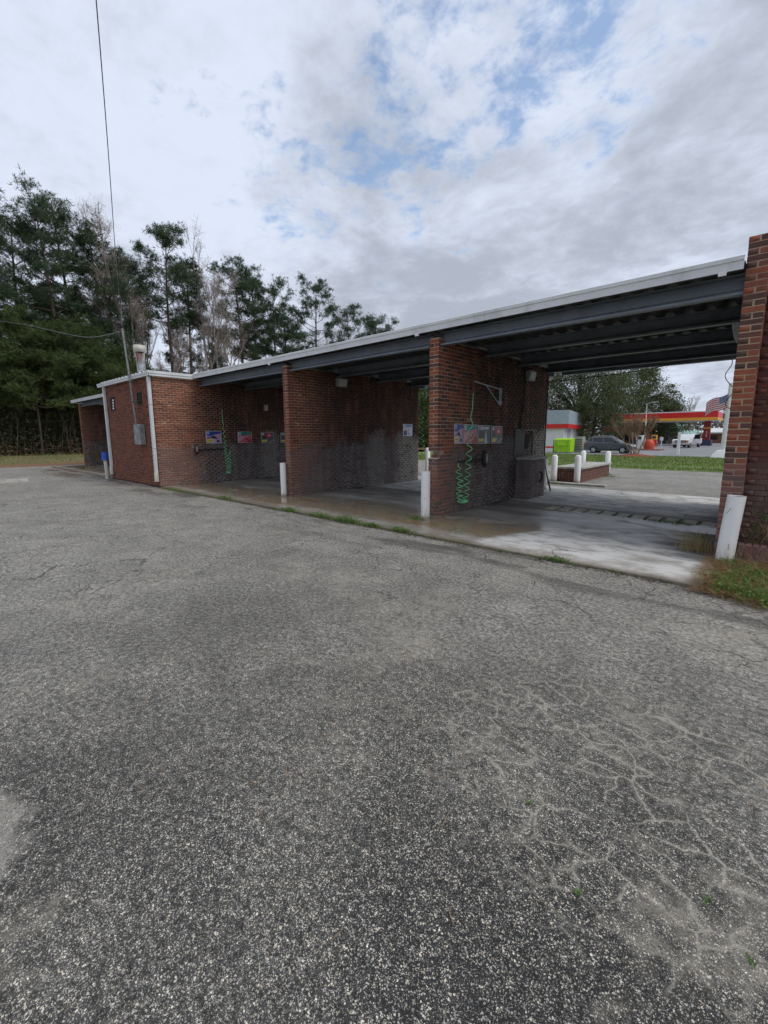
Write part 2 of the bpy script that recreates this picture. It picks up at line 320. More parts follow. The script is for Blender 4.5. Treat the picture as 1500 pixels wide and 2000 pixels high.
def f_grass(t):
    p = t.pos()
    n = t.noise(p, 0.5, 5, 0.6); n2 = t.noise(p, 5, 5, 0.7)
    c = t.mix(t.ramp(n, 0.3, 0.7), (0.085, 0.13, 0.025), (0.15, 0.20, 0.04))
    c = t.mix(t.ramp(n2, 0.55, 0.75, 0, 0.6), c, (0.22, 0.19, 0.08))
    out(t, c, 0.95, 0, t.bump(n2, 0.8, 0.05))
M_GRASS = mat('lawn_turf', f_grass)
def f_leaf_lawn(t):
    p = t.pos(); x, y, z = t.xyz(p)
    n = t.noise(t.vmul(p, (1, 0.4, 1)), 0.6, 5, 0.65); n2 = t.noise(p, 4, 5, 0.7)
    c = t.mix(t.ramp(n, 0.35, 0.65), (0.085, 0.095, 0.03), (0.17, 0.135, 0.06))
    c = t.mix(t.ramp(n2, 0.5, 0.7, 0, 0.7), c, (0.20, 0.10, 0.05))
    edge = t.ramp(t.math('ADD', x, t.math('MULTIPLY', t.math('SUBTRACT', n, 0.5), 3.0)), -33, -31)
    c = t.mix(t.math('MULTIPLY', edge, 0.8), c, (0.19, 0.085, 0.045))
    wood = t.ramp(t.math('ADD', x, t.math('MULTIPLY', t.math('SUBTRACT', n, 0.5), 4.0)), -44, -47)
    c = t.mix(t.math('MULTIPLY', wood, 0.85), c, (0.11, 0.06, 0.035))
    out(t, c, 0.95, 0, t.bump(n2, 0.8, 0.05))
M_LEAFLAWN = mat('leaf_strewn_ground', f_leaf_lawn)
def f_soil(t):
    p = t.pos(); n = t.noise(p, 5, 6, 0.7); n2 = t.noise(p, 40, 4, 0.7)
    c = t.mix(t.ramp(n, 0.3, 0.7), (0.07, 0.045, 0.028), (0.17, 0.115, 0.07))
    c = t.mix(t.ramp(n2, 0.5, 0.7, 0, 0.6), c, (0.22, 0.13, 0.07))
    out(t, c, 0.95, 0, t.bump(n2, 0.8, 0.02))
M_SOIL = mat('bare_soil', f_soil)

def leaf_mat(name, lo, hi, rough=0.65, trans=0.25, scale=0.9):
    def f(t):
        p = t.pos()
        n = t.ramp(t.noise(p, scale, 3, 0.6), 0.3, 0.7)
        r = t.n('ShaderNodeNewGeometry').outputs['Random Per Island']
        c = t.mix(t.math('ADD', t.math('MULTIPLY', n, 0.5), t.math('MULTIPLY', r, 0.5)), lo, hi)
        b = t.n('ShaderNodeBsdfPrincipled', {'Base Color': c, 'Roughness': rough})
        tr = t.n('ShaderNodeBsdfTranslucent', {'Color': c})
        mxs = t.n('ShaderNodeMixShader', {0: trans, 1: b.outputs[0], 2: tr.outputs[0]})
        t.n('ShaderNodeOutputMaterial', {0: mxs.outputs[0]})
    return mat(name, f)
M_NEEDLE = leaf_mat('pine_needles', (0.030, 0.062, 0.030), (0.075, 0.125, 0.052))
M_NEEDLE2 = leaf_mat('low_pine_needles', (0.040, 0.072, 0.018), (0.10, 0.135, 0.035))
M_OAK = leaf_mat('evergreen_leaves', (0.042, 0.062, 0.020), (0.125, 0.145, 0.055))
M_OAK2 = leaf_mat('bright_leaves', (0.035, 0.07, 0.018), (0.09, 0.15, 0.035))
M_WEED = leaf_mat('weed_leaves', (0.06, 0.13, 0.02), (0.14, 0.25, 0.045), scale=9)
M_STRAW = leaf_mat('dry_straw', (0.20, 0.11, 0.05), (0.42, 0.27, 0.13), scale=9)
M_TAN = leaf_mat('tan_grass', (0.24, 0.19, 0.08), (0.38, 0.30, 0.13), scale=2)
M_GBLADE = leaf_mat('grass_blades', (0.075, 0.13, 0.02), (0.17, 0.24, 0.05), scale=1.2)
M_BUD = leaf_mat('pale_buds', (0.42, 0.32, 0.27), (0.62, 0.52, 0.45), scale=2)
M_DEADLEAF = leaf_mat('rusty_leaves', (0.13, 0.06, 0.03), (0.24, 0.13, 0.06), scale=1)
def f_bark(t):
    p = t.pos(); n = t.noise(t.vmul(p, (6, 6, 1.2)), 1.6, 5, 0.65)
    c = t.mix(t.ramp(n, 0.3, 0.7), (0.035, 0.027, 0.022), (0.12, 0.09, 0.07))
    out(t, c, 0.95, 0, t.bump(n, 0.8, 0.03))
M_BARK = mat('pine_bark', f_bark)
M_BARK2 = plain('grey_bark', (0.34, 0.295, 0.265), 0.95, 0, 0.45, 3)
M_TWIG = plain('brush_twigs', (0.085, 0.068, 0.052), 0.95, 0, 0.5, 1.5)
M_TWIGRED = plain('russet_twigs', (0.17, 0.085, 0.06), 0.95, 0, 0.4, 3)
M_MYRTLE = plain('tan_smooth_bark', (0.30, 0.22, 0.15), 0.8, 0, 0.4, 6)

M_WHITEMETAL = plain('white_metal', (0.66, 0.68, 0.68), 0.42, 0, 0.08, 2.0, (0.34, 0.33, 0.30), 0.38)
M_STEEL = plain('blue_grey_steel', (0.15, 0.18, 0.205), 0.45, 0.1, 0.22, 2.0, (0.07, 0.07, 0.075), 0.4)
M_DECK = plain('deck_steel', (0.055, 0.058, 0.062), 0.6, 0.1, 0.3, 2.0, (0.13, 0.09, 0.07), 0.4)
M_GALV = plain('galvanised', (0.42, 0.46, 0.48), 0.42, 0.65, 0.35, 7, (0.18, 0.16, 0.14), 0.5)
M_RUST = plain('rust', (0.24, 0.085, 0.045), 0.85, 0.1, 0.4, 9)
M_CREAM = plain('cream_paint', (0.50, 0.48, 0.42), 0.5, 0, 0.1, 4, (0.35, 0.30, 0.22), 0.4)
def f_bollard(t):
    p = t.pos(); x, y, z = t.xyz(p)
    n = t.noise(p, 9, 5, 0.6); n2 = t.noise(t.vmul(p, (4, 4, 1)), 5, 5, 0.6)
    c = t.mix(n, (0.76, 0.755, 0.74), (0.84, 0.84, 0.83))
    splash = t.math('MULTIPLY', t.ramp(z, 0.30, 0.0), t.ramp(n2, 0.35, 0.6))
    c = t.mix(t.math('MULTIPLY', splash, 0.6), c, (0.45, 0.38, 0.24))
    c = t.mix(t.ramp(n2, 0.66, 0.72, 0, 0.75), c, (0.30, 0.20, 0.13))
    c = t.mix(t.math('MULTIPLY', t.ramp(z, 0.10, -0.01), 0.75), c, (0.16, 0.125, 0.085))
    c = t.mix(t.ramp(t.noise(t.vmul(p, (9, 9, 1.2)), 3.0, 4, 0.6), 0.58, 0.72, 0, 0.20), c, (0.50, 0.46, 0.39))
    out(t, c, 0.45, 0, t.bump(n, 0.1, 0.003))
M_BOLLARD = mat('bollard_paint', f_bollard)
M_DARK = plain('dark_rubber', (0.018, 0.018, 0.019), 0.6, 0, 0.3, 8)
M_BLACKHOLE = plain('black_cavity', (0.02, 0.018, 0.017), 0.95, 0, 0.3, 8)  # near-black colour for vent openings, drain floor and meter slot
M_HOSE = plain('green_hose', (0.24, 0.76, 0.34), 0.4, 0, 0.15, 5, Subsurface_Weight=0.0)
M_HOSEPALE = plain('faded_hose', (0.33, 0.46, 0.24), 0.5, 0, 0.15, 5)
M_LIGHTBOX = plain('light_housing', (0.36, 0.37, 0.35), 0.5, 0.1, 0.2, 6)
M_LENS = plain('frosted_lens', (0.50, 0.52, 0.50), 0.35, 0, 0.12, 6)
M_CONCCAP = plain('pale_concrete', (0.40, 0.385, 0.35), 0.9, 0, 0.25, 5, (0.15, 0.14, 0.12), 0.4)
M_BLUE = plain('blue_plastic', (0.02, 0.09, 0.48), 0.4, 0, 0.12, 6)
M_WHITE = plain('white_paint', (0.78, 0.78, 0.77), 0.5, 0, 0.06, 3, (0.5, 0.48, 0.44), 0.2)
M_RED = plain('red_panel', (0.62, 0.016, 0.012), 0.4, 0, 0.12, 1)
M_YELLOW = plain('yellow_panel', (0.78, 0.36, 0.03), 0.45, 0, 0.1, 1)
M_DARKRED = plain('dark_red_cladding', (0.30, 0.02, 0.018), 0.45, 0, 0.15, 1)
M_NAVY = plain('navy_base', (0.03, 0.04, 0.10), 0.5, 0, 0.2, 2)
M_SIDING = plain('grey_blue_siding', (0.36, 0.42, 0.47), 0.5, 0.1, 0.08, 2)
M_LIME = plain('lime_paint', (0.36, 0.68, 0.02), 0.45, 0, 0.1, 3, (0.2, 0.3, 0.05), 0.3)
M_TEAL = plain('teal_roof', (0.25, 0.42, 0.36), 0.6, 0, 0.12, 2)
M_HOUSE = plain('house_wall', (0.35, 0.36, 0.34), 0.8, 0, 0.12, 2)
M_FARBRICK = plain('far_brick_wall', (0.22, 0.09, 0.06), 0.9, 0, 0.25, 6)
M_ORANGE = plain('orange_red_plastic', (0.50, 0.065, 0.02), 0.5, 0, 0.1, 3)
M_MULCH = plain('red_mulch', (0.24, 0.065, 0.03), 0.95, 0, 0.5, 12, bump=0.8)
M_GLASS = plain('dark_glass', (0.02, 0.022, 0.026), 0.08, 0, 0.2, 2, bump=0.0)
M_CARGREY = plain('car_grey_paint', (0.095, 0.105, 0.125), 0.28, 0.4, 0.06, 1, bump=0.0, Coat_Weight=0.7)
M_CARWHITE = plain('car_white_paint', (0.72, 0.73, 0.74), 0.3, 0.0, 0.04, 1, bump=0.0, Coat_Weight=0.6)
M_TYRE = plain('tyre_rubber', (0.018, 0.018, 0.018), 0.85, 0, 0.2, 8)
M_RIM = plain('alloy_rim', (0.62, 0.63, 0.64), 0.3, 0.8, 0.05, 4)
M_CHROME = plain('chrome', (0.62, 0.63, 0.65), 0.2, 0.9, 0.05, 4)
M_TRIM = plain('black_trim', (0.02, 0.02, 0.021), 0.5, 0, 0.1, 4)
M_LAMP = plain('headlamp', (0.78, 0.78, 0.74), 0.15, 0.2, 0.05, 4)
M_TAIL = plain('tail_lamp', (0.38, 0.01, 0.01), 0.25, 0, 0.05, 4)
M_AMBER = plain('amber_lamp', (0.70, 0.28, 0.04), 0.3, 0, 0.05, 4)
M_WIRE = plain('wire_sheath', (0.16, 0.16, 0.165), 0.6, 0, 0.1, 2)
M_MAST = plain('weathered_conduit', (0.20, 0.205, 0.21), 0.55, 0.4, 0.35, 6, (0.09, 0.07, 0.06), 0.6)
INK = {k: plain('print_' + k, c, 0.4, 0, 0.10, 8) for k, c in dict(
    blue=(0.03, 0.07, 0.30), lilac=(0.46, 0.33, 0.58), violet=(0.13, 0.05, 0.25), black=(0.02, 0.02, 0.025), yellow=(0.72, 0.58, 0.06),
    white=(0.72, 0.74, 0.76), teal=(0.03, 0.20, 0.18), pink=(0.52, 0.14, 0.20), rose=(0.62, 0.30, 0.36), crimson=(0.42, 0.02, 0.05),
    slate=(0.05, 0.065, 0.09), aqua=(0.35, 0.52, 0.56), frame=(0.55, 0.57, 0.57), sky=(0.50, 0.62, 0.75), mid=(0.06, 0.22, 0.50), grey=(0.30, 0.30, 0.32)).items()}
INK_ORDER = list(INK)

# ------------------------------------------------------------------ mesh helpers
def link(name, me, parent=None):
    o = bpy.data.objects.new(name, me); COL.objects.link(o)
    if parent is not None: o.parent = parent
    return o
def tag(o, label=None, cat=None, group=None, kind=None):
    if label: o['label'] = label
    if cat: o['category'] = cat
    if group: o['group'] = group
    if kind: o['kind'] = kind
    return o
def thing(name, loc, label, cat, group=None, rz=0.0):
    o = bpy.data.objects.new(name, None); COL.objects.link(o)
    o.empty_display_size = 0.2; o.location = loc; o.rotation_euler = (0, 0, rz)
    return tag(o, label, cat, group)

class MB:
    def __init__(s): s.v = []; s.f = []; s.mi = []; s.cur = 0; s.sm = []
    def add(s, vs, fs, smooth=False):
        b = len(s.v); s.v += [tuple(q) for q in vs]
        for f in fs: s.f.append(tuple(i + b for i in f)); s.mi.append(s.cur); s.sm.append(smooth)
        return s
    def box(s, a, b):
        x0, y0, z0 = a; x1, y1, z1 = b
        return s.add([(x0, y0, z0), (x1, y0, z0), (x1, y1, z0), (x0, y1, z0), (x0, y0, z1), (x1, y0, z1), (x1, y1, z1), (x0, y1, z1)],
                     [(0, 3, 2, 1), (4, 5, 6, 7), (0, 1, 5, 4), (1, 2, 6, 5), (2, 3, 7, 6), (3, 0, 4, 7)])
    def hexa(s, bot, top):
        return s.add(list(bot) + list(top), [(0, 3, 2, 1), (4, 5, 6, 7), (0, 1, 5, 4), (1, 2, 6, 5), (2, 3, 7, 6), (3, 0, 4, 7)])
    def quad(s, *p): return s.add(p, [tuple(range(len(p)))])
    def tube(s, pts, r, n=8, caps=True, smooth=True):
        pts = [Vector(p) for p in pts]; rs = r if hasattr(r, '__len__') else [r] * len(pts)
        rings = []; prev = None
        for i, p in enumerate(pts):
            d = (pts[min(i + 1, len(pts) - 1)] - pts[max(i - 1, 0)])
            d = d.normalized() if d.length > 1e-9 else Vector((0, 0, 1))
            if prev is None:
                a = Vector((1, 0, 0)) if abs(d.x) < 0.8 else Vector((0, 1, 0))
                prev = (a - d * a.dot(d)).normalized()
            else:
                q = prev - d * prev.dot(d)
                prev = q.normalized() if q.length > 1e-6 else prev
            e = d.cross(prev)
            rings.append([p + (prev * math.cos(2 * math.pi * k / n) + e * math.sin(2 * math.pi * k / n)) * rs[i] for k in range(n)])
        vs = [q for rg in rings for q in rg]
        fs = [(i * n + k, i * n + (k + 1) % n, (i + 1) * n + (k + 1) % n, (i + 1) * n + k) for i in range(len(rings) - 1) for k in range(n)]
        s.add(vs, fs, smooth)
        if caps:
            s.add(rings[0], [tuple(range(n))[::-1]]); s.add(rings[-1], [tuple(range(n))])
        return s
    def lathe(s, prof, n=20, c=(0, 0, 0), smooth=True):
        vs = [(c[0] + r * math.cos(2 * math.pi * k / n), c[1] + r * math.sin(2 * math.pi * k / n), c[2] + z) for r, z in prof for k in range(n)]
        fs = [(i * n + k, i * n + (k + 1) % n, (i + 1) * n + (k + 1) % n, (i + 1) * n + k) for i in range(len(prof) - 1) for k in range(n)]
        return s.add(vs, fs, smooth)
    def disc(s, c, r, axis='z', n=20):
        vs = []
        for k in range(n):
            a, b = r * math.cos(2 * math.pi * k / n), r * math.sin(2 * math.pi * k / n)
            vs.append((c[0] + a, c[1] + b, c[2]) if axis == 'z' else ((c[0], c[1] + a, c[2] + b) if axis == 'x' else (c[0] + a, c[1], c[2] + b)))
        return s.add(vs, [tuple(range(n))])
    def prism(s, prof, y0, y1, axis='y'):
        """profile in (x,z) run along y (or profile in (y,z) along x)"""
        n = len(prof)
        P = (lambda a, b, c: (a, c, b)) if axis == 'y' else (lambda a, b, c: (c, a, b))
        vs = [P(a, b, y0) for a, b in prof] + [P(a, b, y1) for a, b in prof]
        fs = [(i, (i + 1) % n, n + (i + 1) % n, n + i) for i in range(n)] + [tuple(range(n))[::-1], tuple(range(n, 2 * n))]
        return s.add(vs, fs)
    def build(s, name, m, parent=None, bevel=0.0):
        me = bpy.data.meshes.new(name); me.from_pydata(s.v, [], s.f)
        ms = m if isinstance(m, (list, tuple)) else [m]
        for q in ms: me.materials.append(q)
        me.polygons.foreach_set('material_index', s.mi); me.polygons.foreach_set('use_smooth', s.sm)
        bm = bmesh.new(); bm.from_mesh(me); bmesh.ops.recalc_face_normals(bm, faces=bm.faces); bm.to_mesh(me); bm.free()
        o = link(name, me, parent)
        if bevel:
            b = o.modifiers.new('bevel', 'BEVEL'); b.width = bevel; b.segments = 2; b.limit_method = 'ANGLE'; b.angle_limit = R2(35)
        return o

def np_mesh(name, V, F, m, parent=None, smooth=False):
    """V (n,3), F (m,3) or (m,4)"""
    me = bpy.data.meshes.new(name)
    V = np.asarray(V, np.float32); F = np.asarray(F, np.int32); k = F.shape[1]
    me.vertices.add(len(V)); me.vertices.foreach_set('co', V.ravel())
    me.loops.add(F.size); me.loops.foreach_set('vertex_index', F.ravel())
    me.polygons.add(len(F)); me.polygons.foreach_set('loop_start', np.arange(0, F.size, k, dtype=np.int32))
    if smooth: me.polygons.foreach_set('use_smooth', np.ones(len(F), bool))
    me.materials.append(m); me.update(calc_edges=True)
    return link(name, me, parent)

def copy_tree(o, parent=None):
    c = o.copy(); COL.objects.link(c)
    if parent is not None: c.parent = parent
    for ch in list(o.children): copy_tree(ch, c)
    return c

def sheet(name, x0, x1, y0, y1, zf, m, nx=8, ny=8, kind='structure', wob=0.0, seed=0):
    rng = np.random.default_rng(seed)
    xs = np.linspace(x0, x1, nx + 1); ys = np.linspace(y0, y1, ny + 1)
    V = []
    for j, yy in enumerate(ys):
        for i, xx in enumerate(xs):
            ex, ey = xx, yy
            if wob:
                if i in (0, nx): ex += rng.normal() * wob
                if j in (0, ny): ey += rng.normal() * wob
            V.append((ex, ey, zf(ex, ey)))
    F = [(j * (nx + 1) + i, j * (nx + 1) + i + 1, (j + 1) * (nx + 1) + i + 1, (j + 1) * (nx + 1) + i) for j in range(ny) for i in range(nx)]
    o = np_mesh(name, V, F, m, smooth=True); o['kind'] = kind
    return o

# ------------------------------------------------------------------ the ground
def gz(x, y):
    return -0.03 - 0.32 * min(1.0, max(0.0, (y - 22) / 21.0))
sheet('ground', -700, 700, -300, 900, lambda x, y: -0.75, M_LEAFLAWN, 4, 4)
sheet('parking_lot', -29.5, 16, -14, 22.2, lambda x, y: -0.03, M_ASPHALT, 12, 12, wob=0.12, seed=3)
sheet('lawn_strip', -60, 30, 22.0, 43.5, lambda x, y: gz(x, y) + 0.006 + 0.05 * math.exp(-((y - 25) / 2.0) ** 2), M_GRASS, 40, 20, wob=0.10, seed=5)
sheet('station_lot', -70, 60, 43.0, 190, lambda x, y: -0.35, M_ASPHALT_FAR, 6, 6)
sheet('woodland_floor', -140, -29.3, -60, 140, lambda x, y: -0.04 + 0.10 * min(1, max(0, (-31 - x) / 6)) - (0.33 if y > 60 else 0.0) * 0, M_LEAFLAWN, 40, 40)

def slab_sheet(name, x0, x1, y0, y1):
    m = MB(); m.box((x0, y0, -0.16), (x1, y1, 0.0))
    o = m.build(name, M_SLAB, None, 0.008); o['kind'] = 'structure'
    return o
DR0, DR1 = 8.78, 9.24
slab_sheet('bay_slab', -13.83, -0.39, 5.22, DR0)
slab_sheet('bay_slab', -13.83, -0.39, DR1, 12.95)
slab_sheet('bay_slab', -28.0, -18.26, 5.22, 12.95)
tr = MB(); tr.box((-13.83, DR0, -0.45), (-0.39, DR1, -0.30)); tr.build('drain_floor', M_BLACKHOLE)['kind'] = 'structure'

# ------------------------------------------------------------------ the car wash
B = thing('car_wash_building', (-13.8, 6.5, 0), 'long brick self-service car wash with open bays under a white-edged flat roof', 'car wash')
B.location = (0, 0, 0)
CRS, BL, BH, BD, JT = 0.0677, 0.194, 0.0575, 0.092, 0.010
rng = random.Random(7)

def brick_meshes(m, n=5):
    res = []
    for k in range(n):
        bm = bmesh.new(); bmesh.ops.create_cube(bm, size=1.0)
        for vt in bm.verts: vt.co = Vector((vt.co.x * BL, vt.co.y * BD, vt.co.z * BH))
        bmesh.ops.bevel(bm, geom=bm.edges[:], offset=0.0035, segments=1, affect='EDGES')
        for vt in bm.verts: vt.co += Vector((rng.uniform(-1, 1), rng.uniform(-1, 1), rng.uniform(-1, 1))) * 0.0011
        me = bpy.data.meshes.new('brick'); bm.to_mesh(me); bm.free(); me.materials.append(m); res.append(me)
    return res
BM = {}
for tone in ('red', 'mixed', 'dark'): BM[tone] = brick_meshes(brick_mat('one', tone))

def lay(bricks, wall, tone, nmax, seen):
    """bricks: (cx,cy,cz, lx,ly, visible-normal); the nmax that show largest become objects, the rest one joined part"""
    def score(b):
        if not seen(b): return 0.0
        d = Vector((b[0], b[1], b[2])) - Vector(EYE); n = Vector(b[5])
        return max(0.0, -d.normalized().dot(n)) * max(b[3], b[4]) / d.length_squared
    order = sorted(bricks, key=score, reverse=True)
    one, many = order[:nmax], order[nmax:]
    for b in one:
        me = BM[tone][rng.randrange(5)]
        o = link('brick', me, wall)
        along_x = b[3] >= b[4]
        n = Vector(b[5]); off = n * rng.uniform(-0.003, 0.0035)
        o.location = (b[0] + off.x, b[1] + off.y, b[2] + rng.uniform(-0.002, 0.002))
        if along_x:
            o.scale = (b[3] / BL, b[4] / BD, 1); o.rotation_euler = (0, rng.uniform(-0.012, 0.012), rng.uniform(-.008, .008))
        else:
            o.scale = (b[4] / BL, b[3] / BD, 1); o.rotation_euler = (rng.uniform(-0.010, 0.010), 0, math.pi / 2 + rng.uniform(-.008, .008))
    if many:
        A = np.array([[b[0], b[1], b[2], b[3] / 2, b[4] / 2] for b in many]); k = len(A)
        nrm = np.array([b[5] for b in many]); A[:, :3] += nrm * np.random.default_rng(k).uniform(-0.0022, 0.0018, (k, 1))
        sg = np.array([(-1, -1, -1), (1, -1, -1), (1, 1, -1), (-1, 1, -1), (-1, -1, 1), (1, -1, 1), (1, 1, 1), (-1, 1, 1)], float)
        H = np.stack([A[:, 3], A[:, 4], np.full(k, BH / 2)], 1)
        V = (A[:, None, :3] + sg[None] * H[:, None, :]).reshape(-1, 3)
        fc = np.array([(0, 3, 2, 1), (4, 5, 6, 7), (0, 1, 5, 4), (1, 2, 6, 5), (2, 3, 7, 6), (3, 0, 4, 7)])
        F = (np.arange(k)[:, None, None] * 8 + fc[None]).reshape(-1, 4)
        o = np_mesh('brickwork', V, F, brick_mat('many', tone), wall); o['kind'] = 'stuff'
        at = o.data.attributes.new('rnd', 'FLOAT', 'FACE')
        at.data.foreach_set('value', np.repeat(np.random.default_rng(k + 1).random(k), 6).astype(np.float32))

def run_y(lst, xface, nx_, y0, y1, z, start_half):
    """one course of a wythe along y whose outer face is x = xface (normal nx_)"""
    cx = xface - nx_ * BD / 2; y = y0 + (0.102 if start_half else 0.0)
    while y < y1 - 0.03:
        L = min(BL, y1 - y); jl = rng.uniform(-0.003, 0.003)
        lst.append((cx, y + L / 2, z, BD, L + jl, (nx_, 0, 0))); y += BL + JT
def run_x(lst, yface, ny_, x0, x1, z, off):
    cy = yface - ny_ * BD / 2; x = x0 + off
    if off > 0.03: lst.append((x0 + (off - JT) / 2, cy, z, off - JT, BD, (0, ny_, 0)))
    while x < x1 - 0.03:
        L = min(BL, x1 - x); lst.append((x + L / 2, cy, z, L + rng.uniform(-0.003, 0.003), BD, (0, ny_, 0))); x += BL + JT

def fin(x0, x1, y0, y1, ztop, tone, nmax, notch=None, pale=None):
    """free-standing cross wall, two wythes, ends bonded"""
    core = MB(); q = 0.0035
    if notch:
        a, b = notch
        core.box((x0 + q, y0 + 0.13, 0), (x1 - q, y1 - q, ztop - 0.01))
        core.box((x0 + q, y0 + q, 0), (x1 - q, y0 + 0.13, a)); core.box((x0 + q, y0 + q, b), (x1 - q, y0 + 0.13, ztop - 0.01))
    else: core.box((x0 + q, y0 + q, 0), (x1 - q, y1 - q, ztop - 0.01))
    wall = core.build('cross_wall', M_MORTAR, B)
    bricks = []; n = int(ztop / CRS)
    for i in range(n):
        z = 0.006 + (i + 0.5) * CRS
        skip = notch and notch[0] < z < notch[1]
        if i % 2 == 0:
            if not skip: bricks.append(((x0 + x1) / 2, y0 + BD / 2, z, (x1 - x0), BD, (0, -1, 0)))
            bricks.append(((x0 + x1) / 2, y1 - BD / 2, z, (x1 - x0), BD, (0, 1, 0)))
            run_y(bricks, x1, 1, y0, y1 - 0.10, z, True); run_y(bricks, x0, -1, y0, y1 - 0.10, z, True)
        else:
            st = len(bricks)
            run_y(bricks, x1, 1, y0, y1, z, False); run_y(bricks, x0, -1, y0, y1, z, False)
            if skip: bricks[:] = [b for k, b in enumerate(bricks) if not (k >= st and b[1] < y0 + 0.15)]
    lay(bricks, wall, tone, nmax, lambda b: b[5][0] > 0.5 or b[5][1] < -0.5)
    return wall

YF, YB = 6.56, 11.70
w2 = fin(-4.775, -4.575, YF, 11.58, 3.22, 'mixed', 300, notch=(1.08, 1.215))
w1 = fin(-9.25, -9.05, YF, 11.85, 3.22, 'red', 300)
w3 = fin(-0.435, -0.235, YF, 11.70, 3.67, 'mixed', 110)
w4 = fin(-22.92, -22.72, YF, YB, 3.22, 'red', 0)
w5 = fin(-27.4, -27.2, YF, YB, 3.22, 'red', 0)
# broken mortar bed and rubble in the notch of the middle wall
nb = MB()
for k in range(7):
    cx = -4.76 + 0.026 * k + rng.uniform(-.004, .004); s_ = rng.uniform(0.008, 0.02)
    nb.hexa([(cx - .016, YF - .006 + rng.uniform(0, .012), 1.082), (cx + .016, YF + rng.uniform(-.006, .006), 1.082), (cx + .014, YF + .12, 1.082), (cx - .014, YF + .12, 1.082)],
            [(cx - .010, YF + .01, 1.082 + s_), (cx + .012, YF + .012, 1.082 + s_ * rng.uniform(.6, 1.2)), (cx + .010, YF + .11, 1.085 + s_), (cx - .012, YF + .11, 1.083 + s_)])
tag(nb.build('broken_mortar', plain('fresh_mortar', (0.60, 0.52, 0.40), 0.95, 0, 0.2, 20), w2), 'pale broken mortar bed where bricks are missing')

# equipment room between the two pairs of bays
EX0, EX1, EY0, EY1, EZ = -18.25, -13.84, 5.21, 11.7, 3.30
core = MB(); core.box((EX0 + .008, EY0 + .012, 0), (EX1 - .0035, EY1 - .008, EZ))
wb = core.build('room_wall', M_MORTAR, B)
side, front = [], []
for i in range(int(EZ / CRS)):
    z = 0.006 + (i + 0.5) * CRS
    if i % 2 == 0:
        run_x(front, EY0, -1, EX0, EX1, z, 0.0); run_y(side, EX1, 1, EY0, EY1, z, True)
    else:
        run_x(front, EY0, -1, EX0, EX1 - 0.102, z, 0.102); run_y(side, EX1, 1, EY0, EY1, z, False)
lay(side, wb, 'red', 300, lambda b: True)
fw_core = MB(); fw_core.box((EX0 + .012, EY0 + .0075, 0.0), (EX1 - .012, EY0 + .03, EZ - .02))
wf = fw_core.build('room_front_wall', M_MORTAR_RED, B)
VENTS = [(-17.62, -17.25, 2.42, 2.87), (-15.05, -14.75, 2.53, 2.86)]
front = [b for b in front if not any(a - .02 < b[0] < c + .02 and d_ < b[2] < e_ for a, c, d_, e_ in VENTS)]
lay(front, wf, 'red', 0, lambda b: True)
for k, (a, c, d_, e_) in enumerate(VENTS):
    hole = MB(); hole.box((a, EY0 - .004, d_), (c, EY0 + .02, e_)); vo = hole.build('vent_opening', M_BLACKHOLE, B)
    fr = MB()
    for bx0, bz0, bx1, bz1 in ((a - .02, d_ - .02, a + .012, e_ + .02), (c - .012, d_ - .02, c + .02, e_ + .02), (a + .013, d_ - .02, c - .013, d_ + .012), (a + .013, e_ - .012, c - .013, e_ + .02)):
        fr.box((bx0, EY0 - .022, bz0), (bx1, EY0 - .006, bz1))
    fr.build('vent_frame', M_DARK, vo)
    if k == 0:
        for j in range(4):
            z0 = d_ + 0.05 + j * 0.092
            sl = MB(); sl.box((c - 0.20 + 0.012 * j, EY0 - .016, z0), (c - 0.07 + 0.012 * j, EY0 - .007, z0 + 0.055)); sl.build('slat', M_WHITE, vo)

# dark wall to the right of the bays, its planter edge
core = MB(); core.box((-0.235, 6.95, 0), (4.0, 7.2, 3.5)); wd = core.build('recessed_wall', plain('dark_mortar', (0.17, 0.105, 0.08), 0.95, 0, 0.5, 4), B)
bl = []
for i in range(int(3.5 / CRS)): run_x(bl, 6.94, -1, -0.232, 4.0, 0.006 + (i + .5) * CRS, 0.102 if i % 2 else 0.0)
lay(bl, wd, 'dark', 170, lambda b: b[0] < 0.6)
core = MB(); core.box((-0.20, 6.506, -0.1), (4.0, 6.70, 0.195)); wp_ = core.build('planter_edge', M_MORTAR_RED, B)
bl = []
x = -0.215
while x < 1.6:
    bl.append((x + .0285, 6.50 + BD / 2, 0.135, 0.0575, BD, (0, -1, 0))); x += CRS
for b in bl:
    o = link('brick', BM['red'][rng.randrange(5)], wp_)
    o.location = (b[0], b[1] + 0.05, b[2]); o.rotation_euler = (0, math.pi / 2, math.pi / 2 * 0); o.scale = (0.15 / BL, 2.0, 1.0)
bl = []; run_x(bl, 6.498, -1, -0.215, 1.6, 0.025, 0.06)
for b in bl:
    o = link('brick', BM['dark'][rng.randrange(5)], wp_); o.location = b[:3]; o.scale = (b[3] / BL, 1, 1)

